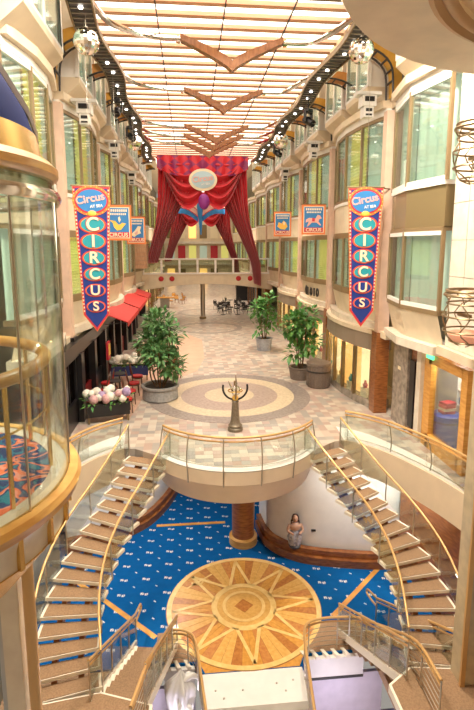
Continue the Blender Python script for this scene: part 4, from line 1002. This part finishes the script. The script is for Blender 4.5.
def chair_proto(seatm, framem, label, group):
    t = local(thing('cafe_chair', label, 'chair', (0, 0, 0), group))
    MB().ring(.001, .22, .44, .5, (0, 0, 0), 14).build('seat', seatm, t, True)
    MB().ring(.2, .23, .4, .45, (0, 0, 0), 14).build('seat_frame', framem, t)
    for a, b in ((-.17, -.16), (.17, -.16), (-.17, .17), (.17, .17)): MB().tube([(a * 1.1, b * 1.15, 0), (a, b, .45)], .018, 6).build('leg', framem, t)
    MB().tube(spline([(-.2, .17, .45), (-.21, .24, .8), (-.12, .28, .95), (0, .29, .98), (.12, .28, .95), (.21, .24, .8), (.2, .17, .45)], 18), .02, 6).build('back_frame', framem, t, True)
    MB().grid(lambda u, v: (-.17 + .34 * u, .22 + .05 * v + .03 * math.sin(PI * u), .56 + .32 * v), 6, 3).build('backrest', seatm, t)
    return t
ch = chair_proto('redcloth', mat('dark_rattan', (.1, .04, .02), .5), 'red cushioned cafe chair at the terrace tables, nearest the white flower box', 'red chairs at the terrace tables')
ch.location = (-4.2, 18.5, 0); ch.rotation_euler[2] = 1.9; ch.scale = (1.12,) * 3
for (x, y, r, l) in [(-4.18, 19.6, 1.7, 'red cushioned cafe chair, second from the white flower box'), (-4.15, 20.75, 1.75, 'red cushioned cafe chair, third from the white flower box'), (-4.12, 21.9, 1.7, 'red cushioned cafe chair, fourth from the white flower box'),
                     (-5.3, 19.7, -1.6, 'red cushioned cafe chair against the cafe front, nearest the white flower box'), (-5.3, 20.9, -1.5, 'red cushioned cafe chair against the cafe front, next to the lilac flower box'),
                     (-2.5, 23.3, 2.2, 'red cushioned cafe chair just behind the broad palm'), (-2.4, 24.6, 2.4, 'red cushioned cafe chair farther behind the broad palm'), (-3.9, 25.4, 1.2, 'red cushioned cafe chair beyond the lilac flower box')]:
    dup(ch, (x, y, 0), r, l, scale=1.12)
tb = local(thing('cafe_table', 'small dark round cafe table nearest the white flower box', 'table', (-4.86, 19.2, 0), 'terrace tables'))
MB().ring(.001, .3, .72, .755, (0, 0, 0), 20).build('table_top', 'dark', tb); MB().tube([(0, 0, .02), (0, 0, .72)], .03, 8).build('stem', 'dark', tb); MB().lathe([(.24, 0), (.22, .03), (.03, .05)], (0, 0, 0), 16).build('base', 'dark', tb, True)
dup(tb, (-4.86, 20.4, 0), 0, 'small dark round cafe table between the second and third red chairs'); dup(tb, (-4.86, 21.6, 0), 0, 'small dark round cafe table beside the lilac flower box'); dup(tb, (-3.1, 24.3, 0), 0, 'small dark round cafe table behind the broad palm')
def leaf_cloud(mb, c, R, n, size, sq=(1, 1, 1), up=.3, wide=.45):
    for _ in range(n):
        while True:
            p = Vector((random.uniform(-1, 1), random.uniform(-1, 1), random.uniform(-1, 1)))
            if .25 < p.length < 1: break
        o = Vector((c[0] + p.x * R * sq[0], c[1] + p.y * R * sq[1], c[2] + p.z * R * sq[2]))
        d = (p + Vector((random.uniform(-.6, .6), random.uniform(-.6, .6), random.uniform(-.5, .5) + up))).normalized(); sd = d.cross(Vector((0, 0, 1)))
        if sd.length < .05: sd = Vector((1, 0, 0))
        sd.normalize(); l = size * random.uniform(.7, 1.3); wv = sd * l * wide * .5; dn = Vector((0, 0, -l * .18))
        mb.add([o, o + d * l * .45 + wv, o + d * l + dn, o + d * l * .45 - wv], [(0, 1, 2, 3)])
def flower_box(label, loc, L, box_m, cols, rz=0.):
    t = local(thing('flower_box', label, 'flower box', loc, rz=rz))
    MB().box((0, 0, .48), (L, .42, .46)).build('trough', box_m, t)
    for a in (-1, 1):
        for b in (-1, 1): MB().box((a * (L / 2 - .06), b * .16, .14), (.06, .06, .3)).build('leg', 'bronze', t)
    MB().box((0, 0, .71), (L - .06, .36, .02)).build('soil', 'soil', t)
    lv = MB()
    for i in range(int(L * 4)): leaf_cloud(lv, (-L / 2 + L * (i + .5) / int(L * 4), 0, .8), .26, 26, .2)
    lv.build('foliage', 'leaf', t, kind='stuff')
    n = int(L * 14)
    for i in range(n):
        m = cols[(i * 5) % len(cols)]
        b = MB().ball((-L / 2 + L * (i + .5) / n, random.uniform(-.24, .24), 1.0 + random.uniform(-.12, .16)), random.uniform(.12, .19), 10, 7); b.build('blossom', m, t, 'all')
    return t
flower_box('flower box of white hydrangeas on slim legs at the terrace corner', (-4.72, 17.6, 0), 1.5, 'black', ['petal', 'petal', 'petal', 'petal3', 'petal', 'petal2'], .25)
flower_box('navy flower box of white and lilac hydrangeas behind the red chairs', (-4.6, 23.2, 0), 1.7, 'navy', ['petal', 'petal2', 'petal', 'petal2', 'petal3'], .1)
flower_box('flower box of white hydrangeas in front of the awnings, beyond the palm', (-4.0, 28.4, 0), 1.6, 'bronze', ['petal', 'petal', 'petal3'], .4)

# ------------------------------------------------------------------ plants
pp = thing('potted_palm', 'broad bushy palm in a round grey stone planter beside the floor medallion', 'potted plant', (-3.0, 20.15, 0))
MB().lathe([(.62, 0), (.74, .05), (.72, .48), (.78, .52), (.78, .6), (.66, .6), (.64, .5), (.001, .48)], (-3.0, 20.15, 0), 28).build('planter', 'greypot', pp, True)
MB().ring(.001, .66, .48, .5, (-3.0, 20.15, 0), 20).build('soil', 'soil', pp)
fo = MB()
for k in range(7):
    a = k * 2.4; r = .25 + .1 * (k % 3); top = (-3.0 + (.55 if k % 2 else .25) * math.cos(a), 20.15 + .6 * math.sin(a), 1.5 + .35 * k * .8)
    MB().tube(spline([(-3.0 + .15 * math.cos(a), 20.15 + .15 * math.sin(a), .48), (-3.0 + .4 * math.cos(a), 20.15 + .35 * math.sin(a), 1.1), top], 6), .03, 6).build('stem', 'bark', pp)
    leaf_cloud(fo, top, .52, 130, .3, (1, .9, .75), .1, .42)
leaf_cloud(fo, (-3.0, 20.15, 3.25), .62, 240, .3, (1, .9, .8), .3, .42); leaf_cloud(fo, (-3.3, 20.1, 2.3), .6, 200, .32, (1, .9, .7), .1, .42); leaf_cloud(fo, (-2.45, 20.0, 1.5), .5, 130, .36, (1, .9, .8), .2, .45)
fo.build('foliage', 'leaf2', pp, kind='stuff')
def ficus(label, loc, H, pot, n, pr, ph):
    t = local(thing('potted_ficus', label, 'potted plant', loc))
    MB().lathe([(pr * .85, 0), (pr, ph * .9), (pr * 1.06, ph * .92), (pr * 1.06, ph), (pr * .9, ph), (pr * .88, ph * .88), (.001, ph * .86)], (0, 0, 0), 26).build('planter', pot, t, True)
    MB().ring(.001, pr * .9, ph * .86, ph * .88, (0, 0, 0), 18).build('soil', 'soil', t)
    f = MB()
    for k in range(5):
        a = k * 1.3; tp = (.45 * math.cos(a), .4 * math.sin(a), H * (.55 + .1 * k))
        MB().tube(spline([(.1 * math.cos(a), .1 * math.sin(a), ph * .85), (.2 * math.cos(a), .2 * math.sin(a), H * .4), tp], 6), .022, 6).build('stem', 'bark', t)
        leaf_cloud(f, tp, .55, n, .32, (1, 1, .9), .1, .6)
    leaf_cloud(f, (0, 0, H * .82), .5, n, .3, (1, 1, .9), .2, .6); leaf_cloud(f, (-.3, -.1, H * .42), .45, n // 2, .34, (1, 1, .8), .1, .6)
    f.build('foliage', 'leaf', t, kind='stuff'); return t
ficus('tall glossy ficus in a low brown pot beside the ribbed litter bin', (3.5, 22.7, 0), 3.25, 'brownpot', 110, .55, .6)
ficus('looser ficus in a pale zinc pot farther along the shopfronts', (2.75, 29.4, 0), 3.2, 'bluepot', 70, .5, .75)
bin_ = local(thing('litter_bin', 'brown ribbed drum-shaped litter bin beside the ficus', 'litter bin', (4.02, 21.3, 0)))
MB().lathe([(.001, 0), (.47, 0), (.5, .06), (.52, 1.0), (.55, 1.02), (.55, 1.12), (.3, 1.16), (.001, 1.16)], (0, 0, 0), 28).build('drum', 'brownpot', bin_, True)
for k in range(24):
    a = 2 * PI * k / 24; MB().box((.52 * math.cos(a), .52 * math.sin(a), .52), (.03, .05, .9), a).build('rib', 'brownpot', bin_)
MB().ring(.5, .555, .72, .78, (0, 0, 0), 28).build('band', 'dark', bin_)

# ------------------------------------------------------------------ armillary pedestal
sd_ = thing('armillary_pedestal', 'tapered stone pedestal with a brass and black armillary top on the balcony', 'sculpture', (-.22, 16.25, 0))
PX, PY = -.22, 16.25
MB().lathe([(.001, 0), (.26, 0), (.26, .1), (.22, .13), (.24, .2), (.18, .26), (.15, .4), (.11, 1.0), (.13, 1.04), (.1, 1.08), (.001, 1.08)], (PX, PY, 0), 20).build('pedestal', mat('weathered_bronze', (.25, .2, .14), .45, .4, noise=.3, nscale=20), sd_, True)
MB().ball((PX, PY, 1.16), .11, 14, 8).build('hub', 'yellow', sd_, True)
MB().tube([(PX + .42 * math.cos(a), PY, 1.52 + .42 * math.sin(a)) for a in [math.radians(165 + 210 * i / 24) for i in range(25)]], .035, 8).build('outer_arc', 'black', sd_, True)
MB().tube([(PX, PY + .3 * math.cos(a), 1.5 + .36 * math.sin(a)) for a in [math.radians(150 + 240 * i / 24) for i in range(25)]], .028, 8).build('inner_arc', 'bronze', sd_, True)
for d, h_ in ((-.12, 1.75), (.05, 1.98)): MB().tube([(PX + d * .3, PY, 1.2), (PX + d, PY, 1.5), (PX + d * 1.4 - .06, PY, h_)], [.03, .045, .012], 8).build('gnomon', 'chrome', sd_, True)
MB().tube(arc(PX, PY, .24, 0, 2 * PI, 24, 1.42)[:-1], .02, 6, True).build('equator_ring', 'brass', sd_, True)
MB().ball((PX + .02, PY, 1.42), .17, 16, 10).build('globe', 'chrome', sd_, True)

# ------------------------------------------------------------------ painted figure on the lounge wall
fx, fy, fz = 1.95, 16.25, -4.5
fg = thing('figurehead', 'painted carving of a dark-haired woman in a grey gown on the curved wall', 'statue', (fx, fy, fz))
def body(u, v):
    prof = [(0, .15), (.08, .2), (.2, .22), (.4, .26), (.55, .22), (.64, .15), (.72, .18), (.82, .21), (.9, .17), (.94, .07), (1.0, .06)]
    z = v; r = prof[-1][1]
    for (a, ra), (b, rb) in zip(prof, prof[1:]):
        if a <= z <= b: r = ra + (rb - ra) * (z - a) / (b - a); break
    a = 2 * PI * u; f = 1 + (.08 * math.sin(9 * a) if v < .6 else 0)
    return (fx + r * f * math.cos(a), fy + .72 * r * f * math.sin(a), fz + 1.0 * v)
MB().grid(body, 36, 30).build('body', 'gown', fg, 'all')
MB().grid(lambda u, v: (lambda p: (fx + (p[0] - fx) * 1.03, fy + (p[1] - fy) * 1.03, p[2]))(body(u, .69 + .31 * v)), 30, 12).build('bust', 'skin', fg, 'all')
hd = MB().ball((fx, fy - .02, fz + 1.1), .115, 16, 12, (.85, .95, 1.2)).build('head', 'skin', fg, 'all')
MB().tube([(fx, fy - .12, fz + 1.13), (fx, fy - .15, fz + 1.08)], [.01, .02], 6).build('nose', 'skin', hd)
for d in (-1, 1): MB().ball((fx + d * .04, fy - .115, fz + 1.13), .014, 6, 5).build('eye', 'hair', hd)
MB().box((fx, fy - .118, fz + 1.035), (.05, .02, .014)).build('mouth', 'bred', hd)
def hair(u, v):
    a = PI * (-.12 + 1.24 * u); r = .125 * (1 + .08 * math.sin(14 * a)) * (1 if v > .35 else 1.25); z = fz + .9 + .36 * v; k = math.sqrt(max(0, 1 - max(0, (v - .6) / .4) ** 2))
    return (fx + r * k * math.cos(a), fy + .01 + r * 1.0 * k * math.sin(a), z)
MB().grid(hair, 20, 14).build('hair', 'hair', fg, 'all')
for d in (-1, 1): MB().tube(spline([(fx + d * .2, fy, fz + .86), (fx + d * .27, fy - .06, fz + .66), (fx + d * .1, fy - .22, fz + .6)], 10), [.06, .06, .055, .055, .05, .05, .045, .045, .04, .04, .04], 8).build('arm', 'skin', fg, 'all')
MB().lathe([(.001, 0), (.2, 0), (.22, .06), (.17, .1), (.15, .02)], (fx, fy, fz), 18).build('base', 'dark', fg, True)
pk = MB().box((2.62, 16.22, -3.9), (.16, .05, .07)).build('wall_plaque', 'black'); tag(pk, 'tiny black plaque on the curved wall beside the carved woman', 'plaque')

# ------------------------------------------------------------------ shops on the right
def lit_shop(y, L, label, d=.55, signed=False):
    t = local(thing('boutique', label, 'shop', (X0, y, 0)))
    n = 6; B = [(5.55 - d * math.sin(PI * i / n) ** .7, -L / 2 + L * i / n) for i in range(n + 1)]
    poly = B + [(6.3, L / 2), (6.3, -L / 2)]
    MB().prism(poly, 0, .32).build('plinth', 'greymarble', t); MB().prism(poly, 2.3, 2.95).build('fascia_board', mat('taupe_fascia', (.3, .24, .18), .4), t); MB().prism([(a - .06 if i < n + 1 else a, b) for i, (a, b) in enumerate(poly)], 2.95, 3.12).build('cornice', 'cream', t)
    for i, (a, b) in enumerate(B): MB().box((a + .02, b, 1.3), (.14, .14, 2.0)).build('post', 'bronze', t)
    for i in range(n):
        (a0, b0), (a1, b1) = B[i], B[i + 1]; rz = math.atan2(b1 - b0, a1 - a0); ln = math.hypot(a1 - a0, b1 - b0)
        MB().box(((a0 + a1) / 2, (b0 + b1) / 2, 1.3), (ln - .1, .02, 1.95), rz).build('pane', 'glass', t)
        MB().box(((a0 + a1) / 2 + .3, (b0 + b1) / 2, 1.3), (ln * .94, .04, 1.9), rz).build('display_panel', 'warmlight' if i % 3 else 'amber', t)
        MB().box(((a0 + a1) / 2 + .15, (b0 + b1) / 2, .5), (.35, .22, .36), rz).build('display_plinth', 'ivory', t)
        MB().lathe([(.001, 0), (.07, 0), (.11, .12), (.05, .22), (.04, .3), (.001, .3)], ((a0 + a1) / 2 + .14, (b0 + b1) / 2, .68), 12).build('vase', ['bred', 'teal', 'yellow'][i % 3], t, True)
    return t
lit_shop(Y1 + PIT / 2, PIT - .7, 'bow-fronted shop with glowing amber display windows behind the litter bin'); lamp('shop_lamp', 'POINT', (5.0, 21.0, 2.1), 60, (1, .6, .25), .1)
sp2 = lit_shop(Y1 + PIT * 1.5, PIT - .7, 'bow-fronted amber-lit shop below the dark lettering', .5)
dup(sp2, (X0, Y1 + PIT * 2.5, 0), 0, 'bow-fronted amber-lit shop behind the farther ficus'); lamp('shop_lamp', 'POINT', (5.0, 28.0, 2.1), 60, (1, .6, .25), .1)
for k in range(6, 8): dup(sp2, (X0, Y1 + PIT * (k + .5), 0), 0, 'amber-lit shop front beyond the footbridge', 'shop fronts beyond the footbridge')
for k in range(4, 8):
    r = dup(sp2, (X0, Y1 + PIT * (k + .5), 0), PI, 'amber-lit shop front beyond the bridge, cafe side', 'cafe-side shop fronts beyond the footbridge')
ss = thing('shop_sign', 'row of dark illegible letters on the cream bowl over the shop', 'sign', (5.1, 27, 3.8))
for i, c in enumerate('IIOIIOIO'):
    me = text_mesh(c, .62, .03); me.materials.append(M['black']); o = link('letter', me, ss); o.location = (-.28 + .08 * abs(i - 3.5) - .06, -1.2 + .36 * (7 - i) , .0); o.rotation_euler = (PI / 2, 0, -PI / 2)
# side entrance under the near bay window
en = thing('shop_entrance', 'shop entrance with grey marble pier and orange-framed glazed door', 'entrance', (5.6, 14.5, 0))
MB().box((5.75, 16.3, 1.6), (.3, 1.15, 3.2)).build('marble_pier', 'greymarble', en)
MB().box((5.6, 16.35, 2.05), (.03, .22, .12)).build('notice', 'ivory', en)
MB().box((5.8, 15.35, 1.5), (.2, .62, 3.0)).build('dark_door', 'redwood', en)
MB().box((5.62, 15.36, 1.4), (.05, .34, 2.3)).build('door_louvre', 'black', en)
MB().box((5.72, 14.86, 1.55), (.3, .3, 3.1)).build('stone_jamb', 'marble', en)
for (yc, dy, zc, dz) in ((14.42, .42, 1.5, 3.0), (12.35, .3, 1.5, 3.0), (13.4, 1.9, 2.85, .3), (13.4, 1.9, .22, .44)): MB().box((5.75, yc, zc), (.18, dy, dz)).build('door_frame', 'orangewood', en)
MB().box((5.78, 13.4, 1.6), (.03, 1.75, 2.3)).build('pane', 'glass', en)
MB().box((5.6, 14.2, 2.93), (.06, .4, .12)).build('exit_lamp', mat('green_lamp', (.1, .8, .35), .4, emit=1.5), en)
rm = thing('wall_shop_interior', 'bright white shop interior behind the orange-framed door', 'wall', (7.4, 14, 0), kind='structure')
MB().box((7.18, 14.4, 1.5), (.1, 5.5, 3)).build('wall_face', 'white', rm)
MB().box((6.6, 17.1, 1.5), (1.1, .1, 3)).build('side_wall', 'white', rm)
MB().box((6.5, 14.4, .012), (1.2, 5.2, .02)).build('carpet', mat('pale_blue_floor', (.55, .6, .7), .5, noise=.5, nscale=6), rm)
lamp('shop_lamp', 'POINT', (6.4, 14.0, 2.7), 90, (1, .95, .88), .2)
bd = local(thing('blue_drum', 'bright blue cloth-covered drum inside the shop door', 'drum', (6.33, 14.35, 0.025)))
MB().lathe([(.001, .02), (.42, .02), (.46, .5), (.45, 1.0), (.4, 1.04), (.001, 1.04)], (0, 0, 0), 24).build('cover', 'bluedrum', bd, True)
MB().ring(.44, .47, .78, .84, (0, 0, 0), 24).build('band', 'blue', bd)
cl = local(thing('clothes_stack', 'stack of red folded shirts on the blue drum in the shop', 'clothes', (6.33, 14.35, 1.065)))
for k in range(4): MB().box((.02 * (k % 2), 0, .05 + .09 * k), (.4, .32, .08), .1 * k).build('shirt', ['bred', 'ivory', 'red', 'bred'][k], cl)
rk = local(thing('shelf_rack', 'white shelf rack with blue goods on the shop wall', 'shelf', (6.98, 13.6, 0.025)))
for k in range(4):
    b = MB().box((0, 0, .7 + .5 * k), (.3, 2.2, .04)).build('shelf', 'whitemetal', rk)
    for q in range(6): MB().box((0, -.9 + .36 * q, .84 + .5 * k), (.22, .26, .22)).build('parcel', ['skyblue', 'ivory', 'bred'][(q + k) % 3], b)
for yy in (-1.1, 1.1): MB().box((0, yy, 1.2), (.3, .04, 2.4)).build('upright', 'whitemetal', rk)

# ------------------------------------------------------------------ beyond the footbridge
fw = thing('wall_far', 'cream far end wall of the promenade with a lit gallery', 'wall', (X0, 84, 0), kind='structure')
MB().box((X0, 84, 7), (14, .3, 14)).build('wall_face', 'cream', fw)
for i in range(6):
    for j, z in enumerate((1.4, 5.2, 8.6)):
        MB().box((X0 - 4.5 + 1.8 * i, 83.8, z), (1.2, .1, 2.2)).build('lit_window', ['warmlight', 'curtain', 'olive', 'bred', 'ivory', 'blind'][(i * 2 + j) % 6], fw)
for z in (3.3, 6.8): MB().box((X0, 83.5, z), (12, .8, .4)).build('gallery_ledge', 'marble', fw)
fc = chair_proto('dark', 'black', 'dark cafe chair at the tables beyond the footbridge', 'dark chairs beyond the footbridge')
fc.location = (1.2, 47.5, 0)
for (x, y, r) in [(2.2, 47.2, 1), (1.6, 48.6, 3), (3.0, 47.6, 2), (3.9, 47.8, 4), (2.9, 49.3, 0), (4.3, 49.5, 5), (3.6, 50.8, 2.2), (1.9, 50.3, 1.5), (4.35, 46.6, .3), (1.1, 46.4, 2), (1.9, 45.7, 1), (2.7, 46.2, 4), (3.4, 45.6, 3), (3.5, 46.7, .5), (.9, 49.2, 2.5), (2.2, 51.4, 1)]: dup(fc, (x, y, 0), r)
ft = dup(tb, (1.75, 47.8, 0), 0, 'dark round table beyond the footbridge', 'dark tables beyond the footbridge')
for x, y in ((3.45, 48.6), (2.4, 50.9), (2.65, 45.2), (1.3, 45.2)): dup(ft, (x, y, 0))
wc = chair_proto('orangewood', 'copper', 'wooden chair at the tables beyond the footbridge, cafe side', 'wooden chairs beyond the footbridge')
wc.location = (-4.6, 53, 0)
for (x, y, r) in [(-3.8, 53.4, 2), (-4.4, 55, 1), (-3.2, 55.2, 3), (-2.6, 54.2, 4), (-3.6, 57, 0), (-2.4, 57.2, 2)]: dup(wc, (x, y, 0), r)
kk = thing('cafe_counter', 'grey counter with a wooden top beyond the footbridge, cafe side', 'counter', (-4.2, 51, 0))
MB().box((-4.3, 51, .5), (.9, .7, 1.0)).build('body', 'greypot', kk); MB().box((-4.0, 51, 1.05), (2.2, .9, .08)).build('counter_top', 'orangewood', kk)
gp = thing('circus_prop', 'yellow and blue circus prop hanging behind the first red drape', 'decoration', (-.6, 52, 6.8))
def wing(u, v, d): return (-.6 + d * (.2 + 2.4 * u), 52 - .3 * math.sin(PI * u), 10.4 + .8 * u - .5 * v + .35 * math.sin(PI * u))
for d in (-1, 1):
    for k in range(3): MB().grid(lambda u, v: (lambda p: (p[0], p[1] + .1 * k, p[2] - .6 * k))(wing(u, v, d)), 12, 3).build('feather', ['ivory', 'pink', 'skyblue'][k], gp, 'all')
MB().tube(spline([(-.6, 52, 10.8), (-.55, 52, 9.2), (-.5, 52, 7.4)], 10), [.25, .3, .32, .3, .26, .22, .2, .18, .15, .1, .06], 10).build('body', 'skyblue', gp, True)
MB().tube([(-.6, 52, 10.8), (-.6, 52, 13.7)], .01, 5).build('hanging_wire', 'steel', gp)

db = thing('dark_bar', 'dark timber bar front with glazed doors beyond the footbridge, shop side', 'bar', (4.7, 52, 0))
MB().box((5.0, 52, 1.5), (.4, 9, 3.0)).build('bar_wall', 'black', db)
for i in range(5):
    MB().box((4.77, 48.4 + 1.8 * i, 1.4), (.06, 1.2, 2.4)).build('glazed_door', mat('dark_glass', (.05, .06, .06), .1), db); MB().box((4.76, 47.5 + 1.8 * i, 1.5), (.12, .14, 3.0)).build('post', 'redwood', db)
MB().box((4.4, 57, 1.5), (1.6, .3, 3.0)).build('return_wall', 'black', db)
